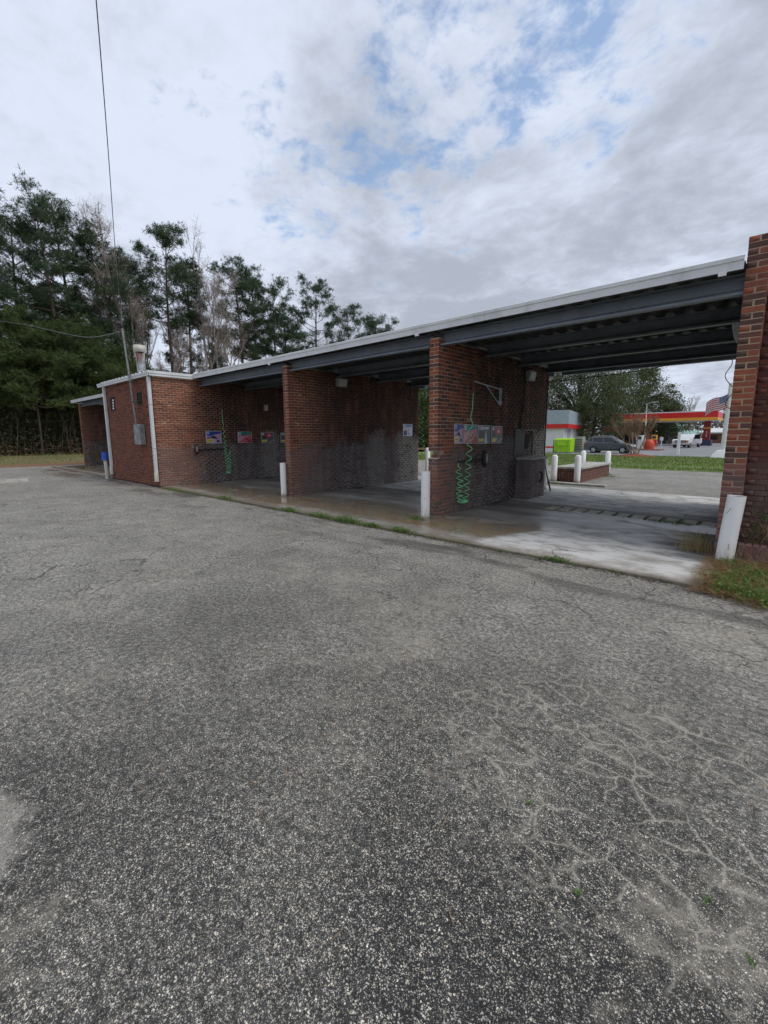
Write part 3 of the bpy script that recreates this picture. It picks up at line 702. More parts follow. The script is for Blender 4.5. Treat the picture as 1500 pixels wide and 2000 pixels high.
# brick pedestal with concrete cap at the back of the right-hand bay's wall
ped = MB(); ped.box((-4.568, 9.83, 0), (-4.228, 10.72, 0.92)); wpd = ped.build('pedestal', M_MORTAR, B)
bl = []
for i in range(13):
    z = 0.02 + (i + .5) * CRS
    run_y(bl, -4.22, 1, 9.822, 10.728, z, i % 2 == 0); run_x(bl, 9.822, -1, -4.57, -4.225, z, 0.102 if i % 2 else 0)
for b in bl:
    o = link('brick', BM['mixed'][rng.randrange(5)], wpd); o.location = b[:3]
    if b[3] >= b[4]: o.scale = (b[3] / BL, 1, 1)
    else: o.scale = (b[4] / BL, 1, 1); o.rotation_euler = (0, 0, math.pi / 2)
cp = MB(); cp.box((-4.572, 9.80, 0.921), (-4.19, 10.75, 0.985)); cp.build('concrete_cap', M_CONCCAP, wpd, 0.01)

# --- roof: fascia, channels, corrugated deck
roof = MB(); roof.box((-28.0, 6.5, 3.375), (-18.26, 12.7, 3.40)); roof.box((-13.83, 6.5, 3.375), (-0.44, 12.7, 3.40)); ro = roof.build('roof', M_DECK, B)
def corr(x0, x1, y0, y1, z, pitch=0.25, dep=0.045):
    pts = []; x = x0
    while x < x1:
        for dx_, dz_ in ((0, 0), (pitch * .42, 0), (pitch * .55, dep), (pitch * .87, dep)):
            if x + dx_ <= x1: pts.append((x + dx_, z + dz_))
        x += pitch
    pts.append((x1, z))
    V = [(a, y0, b) for a, b in pts] + [(a, y1, b) for a, b in pts]; n = len(pts)
    return V, [(i, i + 1, n + i + 1, n + i) for i in range(n - 1)]
for x0, x1 in ((-28.0, -18.26), (-13.83, -0.44)):
    V, F = corr(x0, x1, 6.46, 12.68, 3.315, 0.25, 0.03); np_mesh('roof_deck', V, F, M_DECK, ro)
def channel(x0, x1, y, z0, z1, ny_=-1, m=M_STEEL):
    c = MB(); t_ = 0.012; fl = 0.10
    # web, bottom lip with a rounded heel that turns toward the front, top flange
    prof = [(y, z1), (y + t_, z1), (y + t_, z0 + .002), (y - fl, z0 - .0), (y - fl, z0 + .03), (y - fl + .012, z0 + .03), (y - fl + .02, z0 + .018), (y - .05, z0 + .022), (y - .02, z0 + .04), (y, z0 + .08)]
    c.prism(prof, x0, x1, axis='x')
    c.box((x0, y - fl, z1 + .001), (x1, y + t_, z1 + .012))
    return c.build('roof_beam', m, ro)
BAYS = [(-13.82, -9.252), (-9.048, -4.777), (-4.573, -0.437), (-18.265 - 4.45, -18.262), (-27.198, -22.922)]
for x0, x1 in BAYS:
    for k, yb in enumerate((6.70, 8.25, 9.85, 11.45)):
        channel(x0, x1, yb, 3.075, 3.285, m=M_STEEL)
    bk = MB(); bk.box((x0, 12.45, 3.13), (x1, 12.60, 3.31)); bk.build('roof_beam', M_STEEL, ro)
def fascia(x0, x1, name='fascia', zt=3.445, zb=3.295, y=6.42):
    f = MB()
    f.prism([(y - .02, zb), (y + .012, zb), (y + .012, zt - .02), (y + .08, zt), (y + .02, zt + .006), (y - .028, zt - .012), (y - .028, zt - .055), (y - .016, zt - .062), (y - .016, zb + .01)], x0, x1, axis='x')
    return f.build(name, M_WHITEMETAL, ro)
seg = [-13.83, -10.2, -6.9, -3.6, -0.445]
for a, b in zip(seg[:-1], seg[1:]): fascia(a + .0015, b - .0015)
seg = [-28.06, -24.8, -21.5, -18.27]
for a, b in zip(seg[:-1], seg[1:]): fascia(a + .0015, b - .0015)
ec = MB(); ec.box((-28.08, 6.40, 3.30), (-28.062, 12.7, 3.44)); ec.build('fascia', M_WHITEMETAL, ro)
for x in (-9.55, -4.93, -0.62):
    h = MB(); h.box((x - .045, 6.385, 3.255), (x + .03, 6.41, 3.297)); h.build('gutter_strap', M_WHITE, ro)
# equipment room roof
er = MB(); er.box((EX0 - .14, EY0 - .10, 3.318), (EX1 + .02, EY1, 3.345)); ero = er.build('room_roof', M_WHITEMETAL, B)
V, F = corr(EX0 - .12, EX1 + .02, EY0 - .10, EY1, 3.405, 0.30, 0.035); np_mesh('roof_sheet', V, F, M_WHITEMETAL, ero)
f = MB(); f.prism([(EY0 - .12, 3.275), (EY0 - .10, 3.275), (EY0 - .10, 3.40), (EY0 - .135, 3.40), (EY0 - .135, 3.345), (EY0 - .12, 3.335)], EX0 - .30, EX1 + .10, axis='x'); f.build('fascia', M_WHITEMETAL, ero)
f = MB(); f.prism([(EX1 + .10, 3.275), (EX1 + .08, 3.275), (EX1 + .08, 3.40), (EX1 + .115, 3.42), (EX1 + .115, 3.345), (EX1 + .10, 3.335)], EY0 - .135, 6.40, axis='y'); f.build('fascia', M_WHITEMETAL, ero)
f = MB(); f.box((EX0 - .13, EY0 - .1, 3.28), (EX0 - .11, 6.4, 3.40)); f.build('fascia', M_WHITEMETAL, ero)
# downspouts
for xs in (-18.07, -13.93):
    d = MB(); d.box((xs - .055, EY0 - .095, 0.42), (xs + .055, EY0 - .012, 3.274))
    dso = d.build('downspout', M_WHITEMETAL, B, 0.008)
    for zz in (2.45, 1.15):
        s_ = MB(); s_.box((xs - .060, EY0 - .10, zz), (xs + .060, EY0 - .009, zz + .012)); s_.build('seam', M_LIGHTBOX, dso)
    t_ = MB(); t_.tube([(xs + .005, EY0 - .055, 0.44), (xs + .01, EY0 - .06, 0.40), (xs + .012, EY0 - .062, 0.16)], [.05, .066, .066], 14); t_.build('outlet_pipe', M_CREAM, dso)
# flue on the equipment-room roof
fl = MB(); fl.lathe([(.13, 0), (.13, .84)], 22, (-15.70, 5.62, 3.35)); flo = fl.build('flue', M_GALV, B)
rs = MB()
for k in range(9):
    a = -1.25 + .16 * k + rng.uniform(-.05, .05); ww = rng.uniform(.05, .09); z1 = 3.35 + .84; z0 = z1 - rng.uniform(.2, .62)
    p = lambda an, zz: (-15.70 + .132 * math.cos(an), 5.62 + .132 * math.sin(an), zz)
    rs.quad(p(a - ww, z1), p(a + ww, z1), p(a + ww * .8, (z0 + z1) / 2), p(a + .02, z0), p(a - ww * .7, (z0 + z1) / 2 + .05))
rs.build('rust_streaks', M_RUST, flo)
cpm = MB(); cpm.lathe([(.135, .88), (.185, .88), (.185, 1.09), (.178, 1.09), (.178, .90)], 22, (-15.70, 5.62, 3.35)); cpm.disc((-15.70, 5.62, 4.43), .179); cpm.build('flue_cap', M_CREAM, flo)
for a in (-1.6, 0.5, 2.6):
    cx, cy = -15.70 + .155 * math.cos(a), 5.62 + .155 * math.sin(a)
    s_ = MB(); s_.box((cx - .012, cy - .012, 4.08), (cx + .012, cy + .012, 4.25)); s_.build('cap_strut', M_CREAM, flo)

# drain covers: pale blocks with dark slots, bare trench elsewhere
dr = thing('drain_grate', (-2.0, 9.0, -0.05), 'row of worn concrete drain covers across the right-hand bay floor', 'drain')
x = -3.42; k = 0
while x < -0.55:
    c = MB(); wv = 0.195 + rng.uniform(-.012, .012); dz = rng.uniform(.006, .016); tw = rng.uniform(-.012, .012)
    c.hexa([(x + 2.0, -.175, -.06), (x + wv + 2.0, -.175 + tw, -.06), (x + wv + 2.0, .185 + tw, -.06), (x + 2.0, .185, -.06)],
           [(x + 2.0, -.175, .045 + dz), (x + wv + 2.0, -.175 + tw, .043 + dz), (x + wv + 2.0, .185 + tw, .044 + dz), (x + 2.0, .185, .046 + dz)])
    c.build('cover_block', plain('drain_concrete', (.46, .44, .37), .9, 0, .3, 8, (.14, .12, .08), .5), dr, 0.008); x += 0.262; k += 1

# ------------------------------------------------------------------ fittings in the bays
def bollard(loc, h, r, label, lean=(0, 0)):
    o = thing('bollard', loc, label, 'bollard', 'white pipe bollards')
    b = MB(); b.tube([(0, 0, -.1), (lean[0] * .5, lean[1] * .5, h / 2), (lean[0], lean[1], h)], r, 26, caps=False)
    b.tube([(lean[0], lean[1], h), (lean[0], lean[1], h - .05)], [r, r - .007], 26, caps=False); b.build('pipe', M_BOLLARD, o)
    t_ = MB(); t_.disc((lean[0], lean[1], h - .012), r - .004, 'z', 26); t_.build('fill', plain('dirty_fill', (0.20, 0.17, 0.13), 0.95, 0, 0.4, 14), o)
    return o
bollard((-4.665, 6.33, 0), 0.86, 0.082, 'white pipe bollard in front of the chipped brick wall end with the missing brick')
bollard((-9.20, 6.43, 0), 0.84, 0.072, 'white pipe bollard against the brick wall end nearest the equipment room')
rb = bollard((-0.325, 6.36, 0), 0.80, 0.088, 'leaning white pipe bollard among weeds at the right edge', (0.055, 0.02))
mk = MB(); mk.quad((-.02, -.092, .60), (.012, -.092, .66), (.016, -.092, .655), (-.014, -.092, .597)); mk.quad((.01, -.0925, .665), (.022, -.0925, .672), (.02, -.0925, .655), (.012, -.0925, .652)); mk.build('scrape_marks', INK['grey'], rb)
bollard((-4.72, 11.95, 0), 0.85, 0.085, 'white pipe bollard half hidden behind the far end of the right bay wall')
pb = thing('vent_post', (-18.33, 5.06, -.03), 'short white pipe with a blue cap beside the equipment room corner', 'pipe')
q = MB(); q.tube([(0, 0, 0), (-.02, 0, .36), (-.05, 0, .74)], .062, 16); q.tube([(0, 0, .16), (0, 0, .18)], .068, 16); q.build('pipe', M_CREAM, pb)
q = MB(); q.tube([(-.05, 0, .70), (-.055, 0, .98)], .105, 18); q.build('cap', M_BLUE, pb, .006)

def poster(name, loc, w_, h_, label, prints, cat='sign'):
    """panel on a wall facing +x; u runs along +y, v up; prints = (ink, layer, polygon in 0..1)"""
    o = thing(name, loc, label, cat, 'instruction panels on the bay walls')
    b = MB(); b.box((0, 0, 0), (.012, w_, h_)); b.build('panel', INK['frame'], o, .003)
    for ink, layer, poly in prints:
        if ink == 'disc':
            continue
        p = MB(); p.quad(*[(.0125 + .0012 * layer, u_ * w_, v_ * h_) for u_, v_ in poly]); p.build('print', INK[ink], o)
    return o
def rect(a, b, c, d): return [(a, b), (c, b), (c, d), (a, d)]
def ell(cx, cy, rx, ry, n=18): return [(cx + rx * math.cos(2 * math.pi * k / n), cy + ry * math.sin(2 * math.pi * k / n)) for k in range(n)]
def P_BRUSH():
    return [('lilac', 1, rect(.03, .03, .97, .97)), ('blue', 2, [(.03, .97), (.97, .97), (.97, .80), (.6, .72), (.3, .60), (.03, .64)]), ('violet', 3, [(.62, .97), (.97, .97), (.97, .84)]),
            ('rose', 2, [(.5, .60), (.97, .44), (.97, .60), (.65, .70)]), ('black', 3, [(.06, .45), (.34, .52), (.40, .62), (.50, .60), (.72, .44), (.70, .36), (.52, .40), (.30, .46), (.06, .39)]), ('black', 3, ell(.76, .18, .10, .09)),
            ('yellow', 3, [(.04, .33), (.52, .36), (.48, .12), (.04, .08)]), ('violet', 4, rect(.08, .20, .42, .235)), ('white', 4, ell(.13, .84, .085, .10)), ('mid', 5, ell(.13, .84, .05, .06))]
def P_FOAM():
    return [('pink', 1, rect(.03, .03, .97, .97)), ('teal', 2, [(.03, .97), (.97, .97), (.97, .80), (.55, .68), (.03, .66)]), ('rose', 3, [(.03, .62), (.40, .60), (.30, .30), (.03, .10)]), ('crimson', 3, [(.55, .45), (.66, .50), (.72, .28), (.60, .22), (.50, .34)]),
            ('crimson', 2, [(.6, .03), (.97, .03), (.97, .46), (.74, .30)]), ('rose', 4, [(.45, .50), (.62, .66), (.70, .58), (.56, .50)]), ('white', 4, ell(.13, .82, .085, .12)), ('teal', 5, ell(.13, .82, .04, .06))]
def P_RINSE():
    return [('slate', 1, rect(.03, .03, .97, .97)), ('white', 2, [(.05, .76), (.05, .93), (.88, .90), (.80, .77)]), ('slate', 3, rect(.22, .80, .72, .815)), ('slate', 3, rect(.22, .85, .66, .868)), ('black', 3, ell(.13, .845, .06, .06)), ('black', 2, [(.03, .70), (.45, .62), (.45, .30), (.03, .28)]),
            ('aqua', 3, [(.52, .03), (.60, .70), (.64, .70), (.78, .03)]), ('white', 4, [(.57, .05), (.61, .66), (.64, .40), (.66, .05)]), ('yellow', 4, rect(.04, .12, .48, .28)), ('black', 5, rect(.08, .19, .40, .215))]
def P_WAX():
    return [('slate', 1, rect(.03, .03, .97, .97)), ('crimson', 2, [(.25, .92), (.80, .94), (.94, .70), (.80, .52), (.50, .48), (.24, .62)]), ('rose', 3, ell(.62, .70, .12, .11)), ('white', 4, ell(.62, .71, .05, .05)), ('black', 3, [(.08, .60), (.30, .72), (.42, .48), (.20, .40)]),
            ('grey', 2, [(.55, .08), (.96, .34), (.96, .22), (.66, .05)]), ('yellow', 3, [(.06, .30), (.50, .32), (.42, .10), (.06, .08)]), ('white', 4, ell(.14, .84, .075, .10))]
def P_VAC():
    return [('sky', 1, rect(.03, .03, .97, .97)), ('white', 2, rect(.05, .05, .95, .70)), ('mid', 2, rect(.30, .76, .86, .94)), ('white', 3, rect(.36, .83, .80, .86)), ('violet', 3, [(.08, .06), (.42, .08), (.40, .40), (.22, .52), (.08, .38)]), ('grey', 4, [(.42, .55), (.54, .62), (.62, .50), (.50, .34), (.46, .38), (.56, .50), (.52, .56)]),
            ('mid', 3, ell(.62, .20, .10, .06))]
XF = -4.574
poster('instruction_sign', (XF, 7.10, 1.345), .29, .38, 'narrow lilac and blue brush panel, nearest the open end of the right bay wall', P_BRUSH())
poster('instruction_sign', (XF, 7.43, 1.335), .51, .385, 'pink panel with a teal top behind the hanging green hose', P_FOAM())
poster('instruction_sign', (XF, 7.98, 1.33), .51, .38, 'black panel with a white heading, water jet and yellow box', P_RINSE())
poster('instruction_sign', (XF, 8.55, 1.325), .50, .375, 'dark panel with a red glow, last of the four on the right bay wall', P_WAX())
XM = EX1 + .002
poster('instruction_sign', (XM, 6.74, 1.28), .53, .41, 'lilac and blue brush panel with a yellow box on the equipment room wall', P_BRUSH())
poster('instruction_sign', (XM, 7.87, 1.275), .54, .395, 'pink panel with a teal top in the shade of the equipment room wall', P_FOAM())
poster('instruction_sign', (XM, 8.79, 1.265), .53, .385, 'dark panel with a red glow deep on the equipment room wall', P_WAX())
poster('instruction_sign', (XM, 9.62, 1.26), .52, .385, 'black water-jet panel half hidden by the brick wall end of the first bay', P_RINSE())
poster('instruction_sign', (-9.048, 11.0, 1.49), .50, .39, 'pale blue and white panel near the back of the middle bay wall', P_VAC())

def wall_light(loc, nx_, label, s=1.0):
    o = thing('wall_light', loc, label, 'light', 'box lights high on the bay walls')
    b = MB(); b.hexa([(0, -.17 * s, -.11), (nx_ * .10, -.17 * s, -.11), (nx_ * .10, .17 * s, -.11), (0, .17 * s, -.11)], [(0, -.17 * s, .11), (nx_ * .14, -.17 * s, .11), (nx_ * .14, .17 * s, .11), (0, .17 * s, .11)])
    b.build('housing', M_LIGHTBOX, o, .012)
    l = MB(); l.hexa([(nx_ * .101, -.14 * s, -.085), (nx_ * .112, -.13 * s, -.08), (nx_ * .112, .13 * s, -.08), (nx_ * .101, .14 * s, -.085)], [(nx_ * .136, -.14 * s, .085), (nx_ * .146, -.13 * s, .08), (nx_ * .146, .13 * s, .08), (nx_ * .136, .14 * s, .085)])
    l.build('lens', M_LENS, o)
    return o
wall_light((-9.05, 8.30, 2.94), 1, 'grey box light high on the middle bay wall, under the beams')
wall_light((-4.575, 10.30, 2.90), 1, 'grey box light high at the back of the right bay wall')
wall_light((-0.435, 7.70, 2.85), -1, 'grey box light beside the right-hand brick pier under the roof')
wall_light((EX1, 9.0, 2.52), 1, 'small pale box light in the dark of the first bay', .35)

def coil(path, amp, turns_fn, r, n=900):
    """spiral hose about a path; path: list of points, amp(s), turns_fn(s)=phase"""
    P = [Vector(p) for p in path]; cum = [0]
    for a, b in zip(P[:-1], P[1:]): cum.append(cum[-1] + (b - a).length)
    pts = []
    for i in range(n):
        s = i / (n - 1); L = s * cum[-1]; k = 0
        while k < len(P) - 2 and cum[k + 1] < L: k += 1
        f_ = (L - cum[k]) / max(1e-9, cum[k + 1] - cum[k]); c = P[k].lerp(P[k + 1], f_)
        a = turns_fn(s) * 2 * math.pi
        pts.append(c + Vector((math.sin(a) * amp(s), math.cos(a) * amp(s), 0)))
    return pts
def smooth_path(P, m=24):
    P = [Vector(p) for p in P]; res = []
    for i in range(len(P) - 1):
        p0, p1, p2, p3 = P[max(i - 1, 0)], P[i], P[i + 1], P[min(i + 2, len(P) - 1)]
        for k in range(m):
            t_ = k / m
            res.append(0.5 * ((2 * p1) + (-p0 + p2) * t_ + (2 * p0 - 5 * p1 + 4 * p2 - p3) * t_ * t_ + (-p0 + 3 * p1 - 3 * p2 + p3) * t_ ** 3))
    res.append(P[-1]); return res
def sstep(a, b, x): t_ = min(1, max(0, (x - a) / (b - a))); return t_ * t_ * (3 - 2 * t_)
def hose(name, top, bottom, end, label, n1=10, amp=.055, r=.0085, m=M_HOSE, bundle=True):
    o = thing(name, bottom, label, 'hose', 'coiled green wash hoses'); o.location = (0, 0, 0)
    T, Bt = Vector(top), Vector(bottom)
    pts = coil(smooth_path([T, T.lerp(Bt, .5), Bt]), lambda s: amp * sstep(.08, .45, s), lambda s: n1 * (s ** 1.75), r)
    q = MB(); q.tube(pts, r, 6); q.build('drop', m, o)
    if bundle:
        E_ = Vector(end)
        pts2 = coil(smooth_path([Bt, Bt + Vector((.015, (E_.y - Bt.y) * .5, -.03)), Bt + Vector((0, (E_.y - Bt.y) * .8, .05)), Bt.lerp(E_, .55) + Vector((0, (E_.y - Bt.y) * .25, 0)), E_]),
                    lambda s: (amp + .01 * math.sin(s * 40)) * (1 - sstep(.82, 1.0, s)), lambda s: 13 * (s ** .55), r, 1100)
        q = MB(); q.tube(pts2, r, 6); q.build('return', m, o)
    return o
hose('wash_hose', (-4.47, 7.60, 2.33), (-4.47, 7.40, .23), (-4.48, 7.13, .98), 'bright green coiled hose looping over the panels on the right bay wall')
hose('wash_hose', (-13.72, 7.28, 2.38), (-13.72, 7.36, .30), (-13.70, 7.47, 1.05), 'green coiled hose hanging on the equipment room wall', 14, .040, .008, M_HOSE)
hose('wash_hose', (-8.93, 11.66, 2.95), (-8.93, 11.95, .86), None, 'pale green coiled hose hanging at the back of the middle bay', 8, .07, .010, M_HOSEPALE, False)

# boom on the right bay wall
bm_ = thing('hose_boom', (-4.575, 8.75, 2.2), 'grey steel swing arm that carries the hose on the right bay wall', 'bracket')
q = MB(); q.tube([(.06, .02, .28), (.09, -1.12, .345)], .016, 10); q.build('arm', M_GALV, bm_)
q = MB(); q.tube([(.06, .02, .30), (.06, .02, -.05)], .014, 10); q.build('pivot', M_GALV, bm_)
q = MB(); q.tube([(.05, .10, .30), (.05, .10, -.06)], .014, 10); q.box((0, .06, .20), (.05, .14, .24)); q.box((0, .06, 0), (.05, .14, .04)); q.build('wall_bracket', M_GALV, bm_)
q = MB(); q.tube([(.06, .02, -.05), (.08, -.62, .31)], .012, 10); q.build('brace', M_GALV, bm_)
q = MB(); q.tube([(.09, -1.12, .35), (.095, -1.15, .37), (.10, -1.15, .30), (.10, -1.15, .12)], [.02, .022, .018, .014], 10); q.build('swivel', M_RUST, bm_)
q = MB(); q.tube(smooth_path([(.03, .0, .30), (.02, .06, .5), (.02, .22, .75), (.02, .5, .92)]), .009, 6); q.build('feed_hose', M_DARK, bm_)

def brush_rail(loc, L, label, head_at_end, nx_=1):
    o = thing('brush_holder', loc, label, 'brush holder', 'foam brush holders')
    q = MB(); q.tube([(.06, 0, 0), (.06, L, 0)], .022, 12); q.build('tube', M_DARK, o)
    for yy in (L * .15, L * .85):
        q = MB(); q.box((0, yy - .02, -.02), (.05, yy + .02, .02)); q.build('clamp', M_GALV, o)
    yh = L if head_at_end else 0
    h = MB(); h.lathe([(.0, -.17), (.045, -.16), (.06, -.10), (.06, .10), (.045, .16), (.0, .17)], 18); ho = h.build('brush_head', M_DARK, o); ho.location = (.08, yh, .02); ho.scale = (.8, 1, 1)
    c = MB(); c.lathe([(.0, -.10), (.022, -.09), (.026, 0), (.022, .09), (.0, .10)], 12); co = c.build('bristles', plain('pale_bristles', (.30, .30, .29), .9, 0, .3, 30), o); co.location = (.125, yh, .02)
    return o
brush_rail((-4.575, 7.17, 1.0), 1.0, 'black foam-brush rail with an oval head under the panels of the right bay wall', True)
brush_rail((EX1, 6.36, 1.09), .95, 'black foam-brush rail on the equipment room wall beside the hose', False)

# coin meter and cables at the back of the right bay wall
cm = thing('coin_meter', (-4.575, 9.70, 1.02), 'tall dark meter panel set in the wall above the brick pedestal', 'meter')
q = MB(); q.box((0, 0, 0), (.025, .02, .62)); q.box((0, .98, 0), (.025, 1.0, .62)); q.box((0, .031, .59), (.025, .969, .62)); q.build('frame', plain('dull_frame', (.13, .13, .125), .6, .2, .3, 6), cm)
q = MB(); q.box((0, .55, .16), (.02, .76, .50)); q.build('slot_plate', M_BLACKHOLE, cm)
q = MB(); q.box((.001, .031, .0), (.012, .54, .589)); q.build('face_plate', plain('ochre_metal', (.055, .048, .038), .6, .2, .3, 6), cm)
hd = MB(); hd.tube(smooth_path([(-4.20, 10.35, .62), (-4.14, 10.34, .58), (-4.14, 10.33, .44), (-4.20, 10.32, .38)]), .022, 8)
tag(hd.build('pull_handle', M_DARK), 'black pull handle on the brick pedestal', 'handle')
def cable(name, pts, r, m, label, cat='cable'):
    q = MB(); q.tube(smooth_path(pts, 10), r, 6); return tag(q.build(name, m), label, cat)
cable('conduit', [(-4.55, 10.06, 3.05), (-4.55, 10.05, 2.2), (-4.55, 9.93, 1.80), (-4.55, 9.95, 1.66), (-4.55, 10.15, 1.60)], .016, M_DARK, 'black conduit dropping from the box light to the coin meter')
cable('cable', [(-1.5, 11.9, 3.15), (-2.6, 11.85, 2.98), (-4.45, 11.50, 2.86), (-4.53, 11.45, 2.80), (-4.53, 11.42, 1.6), (-4.46, 11.3, .8), (-4.2, 11.1, .12), (-4.16, 10.9, .20), (-4.2, 10.78, .55)], .011, M_DARK, 'thin black cable running down the back edge of the right bay wall')
cable('cable', [(-8.98, 10.9, 3.05), (-8.95, 11.5, 2.55), (-8.5, 12.2, 2.1), (-7.0, 12.5, 1.9)], .012, M_DARK, 'black cable slanting across the back opening of the middle bay')
cable('loose_wire', [(-.86, 11.9, 3.14), (-.84, 11.88, 2.95), (-.93, 11.86, 2.72), (-.80, 11.8, 2.50), (-.72, 11.7, 2.42), (-.86, 11.85, 2.20), (-.84, 11.85, 2.08), (-.60, 11.72, 1.9), (-.44, 11.69, 1.8)], .008, M_WIRE, 'thin loose wire dangling at the back of the right-hand pier')

# electric service: mast, meter box, wires
mst = thing('service_mast', (-14.85, 5.1, 1.85), 'weathered grey conduit mast rising from the meter box above the roof', 'mast')
q = MB(); q.tube([(-.02, -.06, 0), (-.18, -.07, 1.2), (-.30, -.08, 2.1), (-.44, -.08, 2.98)], .030, 12); q.build('pipe', M_MAST, mst)
q = MB(); q.tube([(-.44, -.08, 2.96), (-.45, -.10, 3.06), (-.45, -.18, 3.10), (-.45, -.22, 3.05)], [.045, .075, .07, .05], 12); q.build('weather_head', M_DARK, mst)
for zz, xx in ((.75, -.11), (1.35, -.2)):
    q = MB(); q.box((xx - .06, -.11, zz), (xx + .06, .10, zz + .03)); q.build('clamp', M_MAST, mst)
mb = thing('meter_box', (-14.88, 5.20, 1.27), 'galvanised electric meter box on the front of the equipment room', 'meter box')
q = MB(); q.box((-.22, -.17, 0), (.22, 0, .62)); q.build('case', M_GALV, mb, .008)
q = MB(); q.box((-.20, -.182, .02), (.20, -.171, .60)); q.build('door', M_GALV, mb, .004)
q = MB(); q.box((-.255, -.13, .22), (-.221, -.05, .42)); q.tube([(-.25, -.09, .30), (-.27, -.15, .36)], .012, 8); q.build('switch_lever', M_RUST, mb)
cable('overhead_wire', [(-15.3, 5.02, 4.86), (-11.0, 3.62, 5.45), (-6.35, 2.13, 6.42), (2.5, -.8, 8.6), (20, -6.6, 13.5)], .0065, M_WIRE, 'overhead wire climbing from the mast across the sky', 'wire')
cable('overhead_wire', [(-15.28, 5.0, 4.72), (-18.74, 5.0, 5.05), (-23.65, 5.0, 6.05), (-28.55, 5.0, 7.10), (-35.5, 5.0, 8.45), (-46, 5.0, 10.6)], .012, M_WIRE, 'thin service wire running left from the mast into the pines', 'wire')

# concrete wheel stop far left
ws = MB(); ws.prism([(-19.58, -.03), (-19.40, -.03), (-19.44, .085), (-19.54, .085)], 0.6, 2.95, axis='y')
tag(ws.build('wheel_stop', M_CONCCAP, None, .01), 'long pale concrete wheel stop at the left edge of the lot', 'wheel stop')

# ------------------------------------------------------------------ vacuum island behind the bays
isl = thing('vacuum_island', (-4.92, 16.15, 0), 'low brick island with a pale concrete top among white posts', 'island')
ic = MB(); ic.box((-.42, -1.58, -.05), (.36, 1.62, .40)); ico = ic.build('base', M_MORTAR_RED, isl)
bl = []
for i in range(6):
    z = 0.01 + (i + .5) * CRS
    run_x(bl, -1.588, -1, -.42, .37, z, .102 if i % 2 else 0); run_y(bl, .368, 1, -1.58, 1.62, z, i % 2 == 0)
for b in bl:
    o = link('brick', BM['dark'][rng.randrange(5)], ico); o.location = b[:3]
    if b[3] >= b[4]: o.scale = (b[3] / BL, 1, 1)
    else: o.scale = (b[4] / BL, 1, 1); o.rotation_euler = (0, 0, math.pi / 2)
ct = MB(); ct.box((-.48, -1.64, .401), (.42, 1.68, .47)); ct.build('concrete_top', M_CONCCAP, isl, .012)
def post(loc, h, label):
    o = thing('guard_post', loc, label, 'post', 'white posts round the brick island')
    q = MB(); q.lathe([(.095, 0), (.095, h), (.05, h + .05), (0, h + .055)], 18); q.build('pipe', M_BOLLARD, o)
    return o
post((-5.33, 14.32, -.03), .84, 'front left white post of the brick island')
post((-4.60, 14.34, -.03), .85, 'front right white post of the brick island, nearest the bay')
post((-4.70, 18.05, -.03), .86, 'back right white post of the brick island')
post((-5.62, 18.1, -.03), .86, 'back left white post of the brick island, rising behind its top')
post((-10.3, 14.1, -.03), 1.0, 'white post glimpsed through the back of the middle bay')
kb = MB(); kb.box((-7.2, 13.72, -.08), (-3.6, 13.95, .03)); kb.build('kerb', M_CONCCAP, None, .015)['kind'] = 'structure'

# ------------------------------------------------------------------ plants
def blades(pts, hmin, hmax, wd, lean, rg):
    n = len(pts); P = np.asarray(pts, float)
    a = rg.uniform(0, 2 * np.pi, n); h = rg.uniform(hmin, hmax, n); l = rg.normal(0, lean, (n, 2)) * h[:, None]
    wx = np.stack([np.cos(a), np.sin(a), np.zeros(n)], 1) * wd * rg.uniform(.6, 1.3, n)[:, None]
    mid = P + np.concatenate([l * .35, (h * .6)[:, None]], 1); tip = P + np.concatenate([l, (h * rg.uniform(.75, 1, n))[:, None]], 1)
    V = np.stack([P - wx, P + wx, mid - wx * .7, mid + wx * .7, tip], 1).reshape(-1, 3)
    b = np.arange(n)[:, None] * 5
    F = np.concatenate([b + [0, 1, 3], b + [0, 3, 2], b + [2, 3, 4]], 0)
    return V, F
def leaves(pts, size, rg, flat=.5):
    n = len(pts); P = np.asarray(pts, float)
    d1 = rg.normal(size=(n, 3)); d1[:, 2] *= flat; d1 /= np.linalg.norm(d1, axis=1)[:, None]
    d2 = np.cross(d1, rg.normal(size=(n, 3))); d2 /= np.linalg.norm(d2, axis=1)[:, None]
    s = size * rg.uniform(.6, 1.3, n)[:, None]
    V = np.stack([P - d1 * s, P - d2 * s * .42, P + d1 * s, P + d2 * s * .42], 1).reshape(-1, 3)
    return V, np.arange(n)[:, None] * 4 + np.array([0, 1, 2, 3])
def litter(pts, L, wd, rg, lift=.01):
    n = len(pts); P = np.asarray(pts, float); a = rg.uniform(0, np.pi, n)
    d = np.stack([np.cos(a), np.sin(a), rg.normal(0, .12, n)], 1) * (L * rg.uniform(.5, 1.2, n))[:, None] / 2
    s = np.stack([-np.sin(a), np.cos(a), np.zeros(n)], 1) * wd
    P = P + np.stack([np.zeros(n), np.zeros(n), rg.uniform(.002, lift, n)], 1)
    V = np.stack([P - d - s, P - d + s, P + d + s, P + d - s], 1).reshape(-1, 3)
    return V, np.arange(n)[:, None] * 4 + np.array([0, 1, 2, 3])
rg = np.random.default_rng(11)
